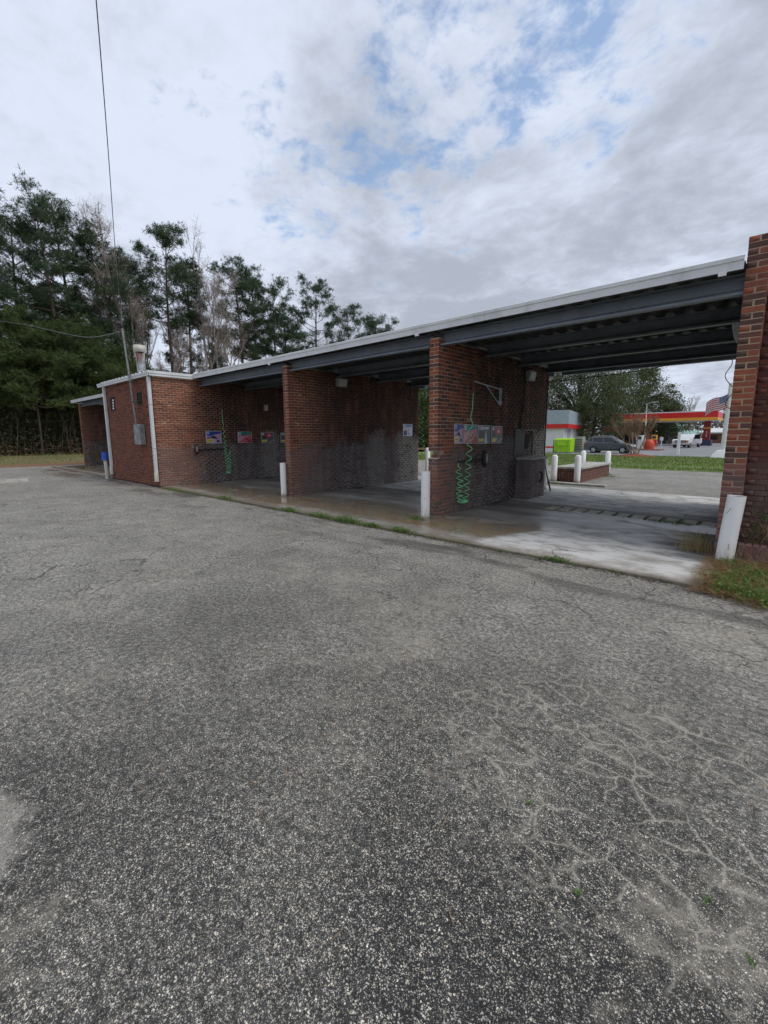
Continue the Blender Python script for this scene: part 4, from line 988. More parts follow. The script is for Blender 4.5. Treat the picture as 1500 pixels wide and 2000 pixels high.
def weed(x, y, w_, d_, h, label, n=260, tall=False, z=0.0):
    o = thing('weed_clump', (x, y, z - .02), label, 'weeds', 'weeds in the slab joint')
    pts = np.stack([rg.normal(0, w_ / 2.2, n), rg.normal(0, d_ / 2.2, n), rg.uniform(.0, 1, n) ** 1.6 * h], 1)
    pts[:, 2] *= np.clip(1 - (pts[:, 0] / w_) ** 2, .15, 1); pts[:, 2] += .015
    V, F = leaves(pts, .017, rg, .7); np_mesh('leaves', V, F, M_WEED, o)
    V, F = blades(np.stack([rg.normal(0, w_ / 2.4, n // 3), rg.normal(0, d_ / 2.4, n // 3), np.zeros(n // 3)], 1), .03, h * 1.3, .004, .45, rg); np_mesh('stems', V, F, M_GBLADE, o)
    return o
weed(-7.30, 5.22, .30, .09, .08, 'green weed clump in the middle bay joint nearest the left bollard')
weed(-6.30, 5.21, .36, .09, .09, 'low green weed clump at the middle of the middle bay joint', 320)
weed(-5.55, 5.20, .44, .10, .11, 'bushiest green weed clump in the joint before the chipped wall', 460)
weed(-4.95, 5.21, .22, .07, .06, 'small weed tuft in the joint just left of the chipped wall')
weed(-4.30, 5.22, .26, .08, .08, 'weed clump in the joint just right of the chipped wall end', 240)
weed(-4.72, 6.12, .20, .10, .07, 'small weed sprig at the foot of the chipped wall bollard', 160)
weed(-1.85, 5.21, .20, .05, .05, 'low weed tuft in the joint before the right-hand bay', 150)
weed(-1.2, 8.72, .55, .09, .05, 'mossy weed strip beside the drain covers of the right-hand bay', 260)
weed(-9.95, 5.22, .35, .10, .08, 'thin weed clump in the joint before the first bay', 200)
weed(-12.6, 5.1, .9, .14, .07, 'dry weed fringe at the corner of the equipment room', 240)
weed(-4.45, 17.3, .5, .25, .16, 'grass clump at the foot of the brick island', 260, z=-.03)
weed(-5.2, 13.55, .7, .10, .06, 'green tuft on the kerb before the brick island', 200, z=.02)
# moss and tiny grass all along the joint (nobody could count it)
n = 1500; xs = rg.uniform(-13.7, -.45, n); keep = rg.random(n) < .35 + .5 * (np.sin(xs * 3.1) > .2)
pts = np.stack([xs, 5.20 + rg.normal(0, .022, n), np.full(n, -.02)], 1)[keep]
V, F = blades(pts, .012, .045, .004, .6, rg); o = np_mesh('joint_moss', V, F, M_WEED); tag(o, 'thin green and tan growth along the slab joint', 'moss', kind='stuff')
n = 5200; p_ = np.stack([rg.uniform(-13.8, -.4, n), 5.215 - np.abs(rg.normal(0, .055, n)) + .02, np.full(n, -.026)], 1)
V, F = leaves(p_, .013, rg, .35); tag(np_mesh('joint_grit', V, F, leaf_mat('grit', (.05, .04, .028), (.20, .16, .11), scale=8)), 'crumbs of soil and broken concrete along the slab edge', 'grit', kind='stuff')
p_ = np.stack([rg.normal(-.05, .35, 260), rg.normal(5.5, .38, 260), rg.uniform(.01, .06, 260)], 1); p_ = p_[(p_[:, 0] > -.42) & (p_[:, 1] > 5.0) & (p_[:, 1] < 6.4)]
V, F = leaves(p_, .032, rg, .4); tag(np_mesh('dead_leaves', V, F, M_DEADLEAF), 'rust-coloured dead leaves among the weeds by the right-hand pier', 'leaves', kind='stuff')
# right-hand bed
bed = MB(); rb_ = random.Random(5); rim = []
for k in range(40):
    f_ = k / 39; xx = -.40 + 2.9 * f_; rim.append((xx, 5.10 - .30 * (xx + .4) * .55 + rb_.uniform(-.035, .035)))
rim = [(-.34, 6.45), (-.33, 6.2), (-.37, 5.95), (-.35, 5.7), (-.42, 5.45), (-.40, 5.25)] + rim
ctr = (1.0, 5.9, .03)
for a, b in zip(rim[:-1], rim[1:]): bed.quad((a[0], a[1], -.034 if a[1] < 5.22 else .001), (b[0], b[1], -.034 if b[1] < 5.22 else .001), (b[0] * .8 + .25, b[1] * .8 + 1.17, .022), (a[0] * .8 + .25, a[1] * .8 + 1.17, .022))
bed.quad((-.06, 6.49, .0215), (-.03, 5.2, .0215), (2.25, 4.85, .0215), (2.5, 6.49, .0215))
bed.build('soil_bed', M_SOIL)['kind'] = 'structure'
def scatter(n, x0, x1, y0, y1, z):
    return np.stack([rg.uniform(x0, x1, n), rg.uniform(y0, y1, n), np.full(n, z)], 1)
pts = scatter(9000, -.50, 1.4, 4.75, 6.48, .012); pts[:, 2] -= np.where(pts[:, 1] < 5.2, .035, 0); keep = pts[:, 1] > 5.02 - .22 * (pts[:, 0] + .3) + rg.normal(0, .05, len(pts)); pts = pts[keep]
V, F = litter(pts, .16, .0016, rg, .05); o = np_mesh('dry_straw', V, F, M_STRAW); tag(o, 'tangle of brown dead straw in the bed by the right-hand pier', 'straw', kind='stuff')
g = []
for cx, cy, s, k in ((-.25, 6.22, .07, 120), (-.12, 5.95, .10, 160), (.02, 5.72, .12, 200), (-.22, 5.45, .10, 170), (.05, 5.30, .13, 210), (.30, 5.55, .15, 200), (.25, 5.12, .14, 200), (.6, 5.2, .2, 200), (.7, 5.8, .2, 200), (1.0, 5.3, .2, 200), (-.20, 5.20, .09, 150), (.02, 5.08, .10, 170), (.25, 4.98, .12, 150), (-.1, 5.6, .1, 150), (.15, 5.9, .12, 150), (.5, 4.95, .15, 150)):
    g.append(np.stack([rg.normal(cx, s, k), rg.normal(cy, s, k), rg.uniform(.01, .09, k)], 1))
V, F = leaves(np.concatenate(g), .018, rg, .6); o = np_mesh('bed_weeds', V, F, M_WEED); tag(o, 'low green weeds in the bed by the right-hand pier', 'weeds', kind='stuff')
gb = np.concatenate(g)[::2].copy(); gb[:, 2] = .008
V, F = blades(gb, .05, .15, .0032, .5, rg); o = np_mesh('bed_grass', V, F, M_GBLADE); tag(o, 'grass blades among the weeds by the right-hand pier', 'grass', kind='stuff')
gb = scatter(420, -.3, 1.4, 5.1, 6.45, .01); V, F = blades(gb, .08, .34, .0022, .6, rg); o = np_mesh('dead_stalks', V, F, M_TAN); tag(o, 'pale dead stalks standing in the bed by the right-hand pier', 'stalks', kind='stuff')
# vine in the planter
gv = np.concatenate([np.stack([rg.normal(.05, .14, 260), rg.uniform(6.62, 6.9, 260), rg.uniform(.19, .62, 260) ** 1.0], 1), np.stack([rg.normal(.5, .3, 300), rg.uniform(6.6, 6.9, 300), rg.uniform(.19, .5, 300)], 1)])
vn = thing('vine', (.1, 6.75, .19), 'straggly brown and green vine growing before the dark brick wall', 'vine'); vn.location = (0, 0, 0)
V, F = leaves(gv, .022, rg, .8); np_mesh('leaves', V, F, M_OAK2, vn)
q = MB()
for k in range(26):
    a = Vector((rng.uniform(-.15, .8), rng.uniform(6.62, 6.85), .19)); b = a + Vector((rng.uniform(-.2, .25), rng.uniform(-.14, .05), rng.uniform(.15, .55)))
    c = b + Vector((rng.uniform(-.2, .2), rng.uniform(-.15, 0), rng.uniform(-.25, .1))); q.tube(smooth_path([a, b, c], 5), .003, 4, False)
q.build('stems', M_STRAW, vn)
# tuft inside the right bay by the pier
tf = thing('grass_tuft', (-.62, 6.85, 0), 'dark grass tuft growing inside the right-hand bay by the pier', 'grass tuft')
V, F = blades(np.stack([rg.normal(0, .10, 170), rg.normal(0, .12, 170), np.zeros(170)], 1), .10, .34, .004, .55, rg); np_mesh('blades', V, F, M_TAN, tf)
# pine straw drifts on slabs and lot
dr_ = []
for cx, cy, sx, sy, k in ((-8.4, 5.62, .55, .12, 420), (-8.0, 6.35, .25, .07, 140), (-6.9, 6.9, .35, .12, 260), (-9.9, 5.4, .6, .08, 200), (-4.5, 5.85, .25, .12, 180), (-12.9, 4.9, .9, .25, 300), (-15.5, 4.95, 1.2, .12, 260), (-10.2, 7.4, .5, .3, 160)):
    dr_.append(np.stack([rg.normal(cx, sx, k), rg.normal(cy, sy, k), np.full(k, .002 if cy > 5.23 else -.028)], 1))
p_ = np.concatenate(dr_); p_ = p_[~((p_[:, 1] > 5.0) & (p_[:, 1] < 5.24) & (p_[:, 2] > 0))]
V, F = litter(p_, .13, .0022, rg, .02); o = np_mesh('pine_straw', V, F, M_STRAW); tag(o, 'drifts of brown pine straw on the bay floors', 'pine straw', kind='stuff')
p_ = np.concatenate([np.stack([rg.normal(-21.9, 1.3, 900), rg.normal(4.5, .30, 900), np.full(900, -.028)], 1), np.stack([rg.normal(-24.5, 1.8, 700), rg.normal(5.0, .4, 700), np.full(700, -.028)], 1)])
V, F = litter(p_, .18, .004, rg, .05); o = np_mesh('leaf_drift', V, F, M_DEADLEAF); tag(o, 'rust-brown leaf drift on the lot before the far left bay', 'leaf drift', kind='stuff')
# sprigs and bits on the near asphalt
for k, (x, y) in enumerate(((-.35, 1.36), (-.02, 1.62), (.10, 1.50), (-.62, 1.60))):
    o = thing('asphalt_sprig', (x, y, -.03), ['tiny green sprig in the near asphalt, nearest the bottom edge', 'tiny green sprig in the cracked asphalt patch', 'tiny sprig at the right of the cracked asphalt patch', 'tiny green sprig left of the cracked asphalt patch'][k], 'sprig')
    V, F = leaves(np.stack([rg.normal(0, .008, 16), rg.normal(0, .008, 16), rg.uniform(.002, .014, 16)], 1), .007, rg, .4); np_mesh('leaves', V, F, M_WEED, o)
n = 260; p_ = np.stack([rg.uniform(-6, 2, n), rg.uniform(.4, 5, n), np.full(n, -.028)], 1)
V, F = litter(p_, .07, .0013, rg, .006); o = np_mesh('stray_needles', V, F, M_STRAW); tag(o, 'stray pine needles on the asphalt', 'needles', kind='stuff')

# --- trees
def limb(pts, r0, r1, n=6):
    q = MB(); k = len(pts); q.tube(pts, [r0 + (r1 - r0) * i / (k - 1) for i in range(k)], n, False); return q
def merge(*ms):
    a = MB()
    for m_ in ms: a.add(m_.v, m_.f, True)
    return a
def tufts(C, R, k, wd, rg, upb=.35):
    """spiky needle sprays: k thin triangles out of each centre"""
    n = len(C); C = np.repeat(np.asarray(C, float), k, 0); R = np.repeat(R, k) if hasattr(R, '__len__') else np.full(n * k, R)
    d = rg.normal(size=(n * k, 3)); d[:, 2] += upb; d /= np.linalg.norm(d, axis=1)[:, None]
    s = np.cross(d, rg.normal(size=(n * k, 3))); s /= np.linalg.norm(s, axis=1)[:, None]
    L = (R * rg.uniform(.6, 1.2, n * k))[:, None]
    V = np.stack([C - s * wd, C + s * wd, C + d * L + s * wd * .5, C + d * L - s * wd * .5], 1).reshape(-1, 3)
    return V, np.arange(n * k)[:, None] * 4 + np.array([0, 1, 2, 3])
def pine(x, y, H, cs, cr, label, seed, lean=0.0, dens=1.0, m=M_NEEDLE, group='pines along the wood edge', z=0.05, twig=True, base_r=None):
    r_ = random.Random(seed); g_ = np.random.default_rng(seed)
    o = thing('pine_tree', (x, y, z), label, 'pine tree', group)
    ph = r_.uniform(0, 6)
    tx = lambda h: Vector((lean * h + .35 * math.sin(h * .22 + ph) * (h / H), .35 * math.cos(h * .19 + ph * 2) * (h / H), h))
    br = base_r or (.11 + H * .0075)
    parts = [limb([tx(H * i / 14) - Vector((0, 0, .2 if i == 0 else 0)) for i in range(15)], br, .03, 9)]
    C = []; S = []
    nl = int(30 * dens)
    for k in range(nl):
        f_ = (k + r_.random()) / nl; h = H * (cs + (1 - cs) * f_ * .93)
        a = k * 2.4 + r_.uniform(-.7, .7)
        prof = max(.30, math.sqrt(max(0.0, 1 - ((f_ - .42) / .66) ** 2)))
        L = cr * prof * r_.uniform(.55, 1.12)
        el = r_.uniform(-.08, .35) + .75 * f_ * f_
        b0 = tx(h); d = Vector((math.cos(a) * math.cos(el), math.sin(a) * math.cos(el), math.sin(el)))
        sd = Vector((-math.sin(a), math.cos(a), 0))
        pts = [b0, b0 + d * L * .4 - Vector((0, 0, .06 * L)), b0 + d * L * .75 + sd * r_.uniform(-.3, .3), b0 + d * L + Vector((0, 0, .10 * L))]
        parts.append(limb(pts, .055 * (1 - f_) + .025, .012, 4))
        C.append(pts[3]); S.append(r_.uniform(.42, .66))
        for j in range(max(2, int(L * 1.9))):
            s = r_.uniform(.35, .95); i_ = min(2, int(s * 3)); c0 = pts[i_].lerp(pts[i_ + 1], s * 3 - i_)
            c1 = c0 + sd * r_.choice((-1, 1)) * r_.uniform(.3, .9) * (.5 + L * .22) + d * r_.uniform(0, .5) + Vector((0, 0, r_.uniform(0, .55)))
            parts.append(limb([c0, c0.lerp(c1, .6) - Vector((0, 0, .05)), c1], .018, .008, 3)); C.append(c1); S.append(r_.uniform(.32, .58))
    top = tx(H)
    for j in range(5): C.append(top + Vector((r_.gauss(0, .5), r_.gauss(0, .5), r_.uniform(-1.1, -.2)))); S.append(r_.uniform(.35, .5))
    if twig:
        for k in range(14):
            h = H * r_.uniform(.18, cs + .1); a = r_.uniform(0, 6.3); L = r_.uniform(.6, 2.4); b0 = tx(h); d = Vector((math.cos(a), math.sin(a), r_.uniform(-.3, .3)))
            parts.append(limb([b0, b0 + d * L * .5, b0 + d * L + Vector((0, 0, -.2))], .022, .006, 3))
    merge(*parts).build('trunk', M_BARK, o)
    C = np.array([tuple(c) for c in C]); S = np.array(S); nt = 17
    P = np.repeat(C, nt, 0) + g_.normal(0, 1, (len(C) * nt, 3)) * np.repeat(S, nt)[:, None] * np.array([.62, .62, .40])
    V, F = tufts(P, g_.uniform(.22, .38, len(P)), 11, .014, g_); np_mesh('crown', V, F, m, o)
    return o
def bare(x, y, H, label, seed, spread=.45, m=M_BARK2, buds=0, name='bare_tree', group='leafless trees along the wood edge', z=0.05, levels=5, stems=1, r0=None, cat='bare tree', base_free=.25, mb=M_BUD):
    r_ = random.Random(seed); g_ = np.random.default_rng(seed)
    o = thing(name, (x, y, z), label, cat, group)
    q = MB(); tips = []
    def grow(p, d, L, r, lv):
        k = 4; pts = [p]
        for i in range(k):
            d = (d + Vector((r_.gauss(0, .07), r_.gauss(0, .07), .055 + r_.gauss(0, .04)))).normalized(); pts.append(pts[-1] + d * L / k)
        q.tube(pts, [r + (r * .55 - r) * i / k for i in range(k + 1)], 7 if lv == 0 else (4 if lv < 3 else 3), False)
        if lv >= levels - 1:
            tips.extend(pts[1:]); return
        nb_ = r_.randint(3, 4) if lv else r_.randint(5, 7)
        for j in range(nb_):
            s = r_.uniform(base_free + .15 if lv == 0 else .25, 1.0) if j else 1.0
            i_ = min(k - 1, int(s * k)); b = pts[i_].lerp(pts[i_ + 1], min(1, s * k - i_)); a = r_.uniform(0, 2 * math.pi)
            e = Vector((math.cos(a), math.sin(a), 0)); e = (e - d * e.dot(d)).normalized()
            sp = spread * r_.uniform(.5, 1.3) if j else spread * .15
            nd = (d * math.cos(sp) + e * math.sin(sp)).normalized()
            grow(b, nd, L * (r_.uniform(.45, .66) if lv else r_.uniform(.26, .42)), r * (.5 if j else .6), lv + 1)
    for sidx in range(stems):
        a = 6.28 * sidx / max(1, stems) + r_.uniform(-.4, .4); tl = 0 if stems == 1 else .32
        grow(Vector((.1 * math.cos(a) * (stems > 1), .1 * math.sin(a) * (stems > 1), -.15)), Vector((math.cos(a) * tl, math.sin(a) * tl, 1)).normalized(), H * .66, r0 or (.06 + H * .0045), 0)
    q.build('trunk', m, o)
    if tips:
        T = np.array([tuple(t_) for t_ in tips])
        # fine twigs
        n_ = len(T); V, F = tufts(T, np.full(n_, H * .042), 2, .006 + H * .0002, g_, .8); np_mesh('twigs', V, F, m, o)
        if buds:
            Tb = np.repeat(T, buds, 0) + g_.normal(0, H * .022, (n_ * buds, 3)); V, F = leaves(Tb, .045, g_, 1.0); np_mesh('buds', V, F, mb, o)
    return o
PX = -48.0
front_pines = [
    (PX + .6, 6.0, 21.5, .36, 3.2, 'tall dense pine cut by the left edge of the picture', 101), (PX - 2, 8.4, 21.2, .34, 3.0, 'second tall pine from the left edge', 102),
    (PX + .8, 10.2, 22.2, .40, 3.1, 'broad pine rising high just left of the group top', 103), (PX - 1.0, 11.8, 23.2, .42, 3.3, 'highest pine of the left group, with a rounded top', 104),
    (PX + .4, 13.6, 21.3, .42, 2.8, 'pine on the right shoulder of the left group', 105), (PX - 1.6, 15.3, 20.0, .46, 2.5, 'lowest pine of the left group, above the left bay roof', 106),
    (PX - 2.6, 17.4, 19.2, .62, 2.2, 'small-crowned pine among the pale budding trees', 107), (PX - .5, 20.6, 23.0, .56, 3.0, 'slim single pine standing clear between two pale trees', 108),
    (PX - 1.6, 23.0, 20.5, .66, 1.8, 'thin pine with a small dark top behind the budding trees', 109), (PX - .3, 28.4, 21.6, .50, 3.0, 'first pine of the dark pair above the roof edge', 110),
    (PX - 1.4, 30.8, 21.4, .48, 3.0, 'second pine of the dark pair above the roof edge', 111), (PX + .1, 33.2, 20.2, .36, 3.6, 'fuller pine at the right of the dark pair', 112),
    (PX - .6, 35.4, 17.6, .45, 3.2, 'shorter pine on the right shoulder of the dark clump', 113), (PX + .2, 39.6, 22.4, .42, 3.4, 'lone conical pine standing clear over the roof line', 114),
    (PX - .4, 46.0, 20.4, .36, 4.0, 'round-topped pine, left of the last two over the roof', 115), (PX + .2, 51.0, 19.6, .30, 4.4, 'last broad pine before the roof hides the woods', 116), (PX - 1.0, 54.0, 18.6, .30, 4.0, 'lower pine tucked behind the roof edge at the right end of the woods', 117)]
for a in front_pines: pine(a[0], a[1], a[2] * (.945 if a[1] < 16 else .97), a[3], a[4], a[5], a[6], dens=1.1 if a[1] < 16 else 1.0)
# deeper in the wood: copies of three trees
srcs = [o for o in COL.objects if o.name.startswith('pine_tree')][:12]
k = 0
for (x, y) in [(-56, 3), (-55, 7), (-57, 11), (-54.5, 14), (-58, 18), (-55, 24), (-57, 29), (-56, 36), (-58, 43), (-57, 50), (-63, 6), (-64, 13), (-63, 22), (-65, 34), (-66, 46), (-52, 2.0), (-51.5, -2)]:
    c = copy_tree(srcs[(k * 5 + 3) % 12]); c.location = (x, y, .05); c.rotation_euler = (0, 0, rng.uniform(0, 6.28)); s_ = rng.uniform(.68, .82) if y > 16 else rng.uniform(.8, .95); c.scale = (s_, s_, s_)
    tag(c, 'pine standing deeper in the wood behind the front row', 'pine tree', 'pines deep in the wood'); k += 1
# low green pine boughs at the edge, left
for k, (x, y, h) in enumerate(((PX + 2.2, 5.2, 10.5), (PX + 2.6, 8.0, 9.0), (PX + 2.0, 10.6, 9.8), (PX + 2.4, 13.2, 8.2), (PX + 1.6, 15.6, 7.0), (PX + 1.5, 2.2, 10))):
    pine(x, y, h, .40, 3.4, ['young bushy pine at the very left of the wood edge', 'young pine with low yellow-green boughs, second along the wood edge', 'young pine with wide drooping boughs in the middle of the left wood edge', 'young pine nearest the left bay, leaning boughs over the brush', 'small dark young pine just behind the left bay roof', 'young bushy pine outside the left edge of the wood'][k], 200 + k, dens=1.5, m=M_NEEDLE2, group='young pines at the wood edge', base_r=.09, twig=False)
# leafless trees
bare(PX - .2, 16.9, 21.0, 'tall pale budding tree left of the slim single pine', 301, .50, buds=2)
bare(PX - 2.0, 18.6, 16.5, 'second pale budding tree close to the slim single pine', 302, .45, buds=1)
bare(PX + .2, 23.8, 19.6, 'pale grey leafless tree right of the slim single pine', 303, .46, buds=1, mb=M_BUD)
bare(PX - .4, 25.2, 18.2, 'many-stemmed leafless tree before the dark pair of pines', 304, .45, buds=1, mb=M_BUD, stems=2)
bare(PX + .6, 26.6, 15.0, 'low leafless tree at the foot of the dark pair of pines', 305, .5, buds=2, mb=M_DEADLEAF)
bare(PX + .4, 36.8, 14.5, 'low russet-leaved tree left of the lone conical pine', 306, .5, buds=4, mb=M_DEADLEAF)
bare(PX + .5, 42.4, 15.5, 'low thin tree right of the lone conical pine', 307, .5, buds=4, mb=M_OAK2)
bare(PX - 1, 31.8, 13.0, 'thin leafless tree between the dark pines', 308, .5, buds=1, mb=M_DEADLEAF)
bare(PX - 1, 21.8, 14.0, 'thin leafless tree behind the flue pipe', 309, .45, buds=2, mb=M_DEADLEAF)
bare(PX + .5, 19.2, 12.0, 'short leafless tree behind the service mast', 310, .5, buds=2, mb=M_DEADLEAF)
# brush: stems, twigs and dull leaves that read as one mass
q = MB()
for k in range(520):
    x = rng.uniform(-50.5, -45.2); y = rng.uniform(-2, 60) if k % 3 else rng.uniform(2, 16); h = rng.uniform(1.5, 6.0); a = rng.uniform(0, 6.28); l = rng.uniform(0, .45)
    p0 = Vector((x, y, 0)); p2 = p0 + Vector((math.cos(a) * l * h, math.sin(a) * l * h, h)); p1 = p0.lerp(p2, .5) + Vector((rng.uniform(-.3, .3), rng.uniform(-.3, .3), .2))
    q.tube([p0, p1, p2], [.045, .03, .008], 4, False)
    for j in range(4):
        b = p0.lerp(p2, rng.uniform(.3, .95)); a2 = rng.uniform(0, 6.28); q.tube([b, b + Vector((math.cos(a2) * .7, math.sin(a2) * .7, rng.uniform(-.2, .8)))], [.014, .005], 3, False)
tag(q.build('brush_stems', M_TWIG), 'tangle of grey-brown stems under the pines', 'brush', kind='stuff')
n = 52000; p_ = np.stack([rg.uniform(-55, -45.6, n), rg.uniform(-6, 62, n), rg.uniform(0, 1, n) ** 1.35 * 6.4], 1)
V, F = leaves(p_, .15, rg, .8); tag(np_mesh('brush_leaves', V, F, leaf_mat('dull_brush_leaves', (.032, .034, .016), (.085, .078, .040))), 'dull brown-green undergrowth at the foot of the woods', 'undergrowth', kind='stuff')
n = 26000; p_ = np.stack([rg.uniform(-48, -45.4, n), rg.uniform(-8, 24, n), rg.uniform(0, 1, n) ** 1.2 * 3.6], 1)
V, F = leaves(p_, .13, rg, .8); tag(np_mesh('dark_thicket', V, F, M_OAK), 'dark green thicket filling the wood edge', 'thicket', kind='stuff')
n = 9000; p_ = np.stack([rg.uniform(-48, -44.5, n), rg.uniform(-6, 30, n), rg.uniform(0, 1, n) ** 2 * 1.2], 1)
V, F = leaves(p_, .10, rg, .8); tag(np_mesh('russet_brush', V, F, leaf_mat('russet_leaves', (.10, .045, .03), (.20, .11, .07))), 'russet bracken along the wood edge', 'bracken', kind='stuff')
n = 60000; p_ = np.stack([rg.uniform(-70, -57, n), rg.uniform(-20, 110, n), rg.uniform(0, 1, n) ** 1.2 * 9.5], 1)
V, F = leaves(p_, .62, rg, .9); tag(np_mesh('deep_woods', V, F, M_OAK), 'dark mass of the woods behind the pines', 'woods', kind='stuff')
n = 9000; p_ = np.stack([-46 + rg.random(n) ** 1.8 * 15, rg.uniform(-4, 24, n), np.full(n, .03)], 1)
V, F = blades(p_[:4500], .05, .28, .012, .35, rg); tag(np_mesh('green_rough_grass', V, F, M_GBLADE), 'green tufts among the rough grass before the woods', 'grass', kind='stuff')
V, F = blades(p_[6500:], .05, .24, .010, .4, rg); tag(np_mesh('rough_grass', V, F, M_TAN), 'tan rough grass before the woods', 'grass', kind='stuff')
n = 26000; p_ = np.stack([rg.uniform(-22, 2, n), 22.2 + rg.random(n) ** 1.3 * 21, np.zeros(n)], 1)
p_[:, 2] = [gz(a, b) + .02 for a, b in p_[:, :2]]
V, F = blades(p_, .05, .14, .014, .4, rg); tag(np_mesh('grass_blades', V, F, M_GBLADE), 'green grass of the strip between the lots', 'grass', kind='stuff')

# the big evergreen behind the kiosk and its neighbours
def leafy(name, x, y, H, rx, ry, z0, label, seed, nclump, nleaf, m, leaf=.16, group='evergreen trees behind the station', trunks=1, lobes=16):
    r_ = random.Random(seed); g_ = np.random.default_rng(seed)
    o = thing(name, (x, y, -.36), label, 'tree', group)
    q = []; C = []
    for t_ in range(trunks):
        bx_ = (t_ - (trunks - 1) / 2) * 1.5
        q.append(limb([(bx_, 0, -.3), (bx_ + r_.uniform(-.3, .3), 0, H * .22), (bx_ * 1.3, r_.uniform(-.4, .4), H * .5)], .30, .14, 8))
    for k in range(nclump):
        a = r_.uniform(0, 6.283); f_ = r_.random() ** .45; h = r_.random()
        rr = math.sin(math.pi * (.18 + .72 * h)) ** .8
        c = Vector((math.cos(a) * rx * f_ * rr, math.sin(a) * ry * f_ * rr, z0 + (H - z0) * h * (1 - .16 * f_)))
        c += Vector((r_.gauss(0, .5), r_.gauss(0, .5), r_.gauss(0, .4)))
        C.append(c)
        if k % 4 == 0: q.append(limb([(0, 0, H * .3), (c.x * .5, c.y * .5, H * .3 + (c.z - H * .3) * .6), tuple(c)], .09, .02, 4))
    merge(*q).build('trunk', M_BARK, o)
    C = np.array([tuple(c) for c in C]); sz = g_.uniform(.35, .95, len(C))
    P = np.repeat(C, nleaf, 0) + g_.normal(0, 1, (len(C) * nleaf, 3)) * np.repeat(sz, nleaf)[:, None] * np.array([1, 1, .62])
    V, F = leaves(P, leaf, g_, .8); np_mesh('crown', V, F, m, o)
    return o
leafy('oak_tree', -19.2, 60, 13.0, 6.2, 5.0, 1.8, 'large dark evergreen tree behind the white kiosk', 401, 420, 120, M_OAK, .115, trunks=3)
leafy('oak_tree', -21.0, 97, 15.5, 7.6, 5.2, 2.6, 'rounded evergreen tree above the parked grey car', 402, 300, 110, M_OAK, .17, trunks=2)
leafy('oak_tree', -16.4, 102, 8.2, 3.4, 3.0, 2.0, 'small dark evergreen at the end of the station canopy', 403, 110, 70, M_OAK, .2)
leafy('oak_tree', -27.0, 58, 11.0, 5.0, 5.0, 1.2, 'evergreen tree hidden behind the right bay wall', 404, 180, 70, M_OAK, .16)
leafy('oak_tree', -33.5, 46, 11.5, 4.0, 4.0, .8, 'bright green tree seen through the back of the middle bay', 405, 220, 80, M_OAK2, .14)
leafy('oak_tree', -39.0, 50, 11.0, 4.2, 4.0, .8, 'bright green tree at the left of the middle bay opening', 406, 160, 70, M_OAK2, .15)
pine(-8.2, 128, 9.5, .55, 2.6, 'distant pine seen under the station canopy', 420, dens=.8, group='pines beyond the station', z=-.36)
bare(-15.0, 112, 9.5, 'pale leafless tree rising behind the station canopy', 411, .62, buds=0, z=-.36, group='leafless trees beyond the station', m=M_BARK2, r0=.16)
for k, (x, y, h) in enumerate(((-24, 140, 12), (-17, 145, 11), (-11, 138, 10), (-5, 146, 12), (2, 140, 12))):
    bare(x, y, h, 'grey leafless tree in the row far beyond the station', 430 + k, .5, buds=1, mb=M_DEADLEAF, z=-.36, group='far row of leafless trees', levels=4)
n = 9000; p_ = np.stack([rg.uniform(-80, 40, n), rg.uniform(150, 165, n), -.4 + rg.random(n) * 6], 1)
V, F = leaves(p_, .6, rg, .9); tag(np_mesh('far_woods', V, F, leaf_mat('far_wood_leaves', (.07, .065, .045), (.13, .12, .085))), 'grey-brown woods beyond the filling station', 'woods', kind='stuff')
n = 8000; p_ = np.stack([rg.uniform(-75, -24, n), rg.uniform(70, 84, n), -.4 + rg.random(n) * 6.5], 1)
V, F = leaves(p_, .36, rg, .9); tag(np_mesh('hedge_woods', V, F, M_OAK), 'dark hedge of trees behind the lawn', 'woods', kind='stuff')
# crape myrtle in its mulch ring
bare(-8.55, 40.6, 3.4, 'many-stemmed leafless ornamental tree in a ring of red mulch', 440, .40, m=M_MYRTLE, name='ornamental_tree', group='ornamental tree', z=gz(0, 40.6), levels=4, stems=8, r0=.04, cat='tree', base_free=.45, buds=1, mb=leaf_mat('russet_pods', (.10, .04, .03), (.20, .09, .06)))
mu = MB(); mu.lathe([(1.75, 0), (1.2, .10), (.5, .20), (0, .26)], 26, (-8.55, 40.6, gz(0, 40.6) + .01)); tag(mu.build('mulch_ring', M_MULCH), 'mound of red mulch round the ornamental tree', 'mulch')

# ------------------------------------------------------------------ across the lawn: kiosk, bin, car, filling station
Z0 = -0.35
ki = thing('kiosk', (-18.75, 48.0, Z0), 'white kiosk with a grey-blue clad top and a red band', 'kiosk', None, R2(11))
q = MB(); q.box((-2.4, .4, 0), (1.55, 11.5, 2.75)); q.build('wall', M_WHITE, ki)
q = MB(); q.box((-2.41, .385, .42), (1.565, 11.51, .60)); q.build('red_stripe', M_RED, ki)
q = MB(); q.box((-2.7, 0, 2.58), (2.05, 11.8, 3.02)); q.build('red_band', M_RED, ki)
q = MB(); q.box((-2.66, .04, 3.021), (2.01, 11.76, 4.50)); kt = q.build('clad_top', M_SIDING, ki)
for i in range(8):
    z = 3.03 + i * .183
    s_ = MB(); s_.box((-2.69, .012, z), (2.035, .038, z + .165)); s_.box((2.012, .04, z), (2.04, 11.76, z + .165)); s_.build('siding_board', M_SIDING, kt)
q = MB(); q.box((1.552, 1.0, .65), (1.57, 2.0, 2.55)); q.build('door', plain('kiosk_door', (.55, .56, .57), .5, 0, .08, 2), ki)
for yy in (2.6, 3.6, 4.6):
    q = MB(); q.box((1.552, yy, .65), (1.575, yy + .8, 2.5)); q.build('panel', M_SIDING, ki)
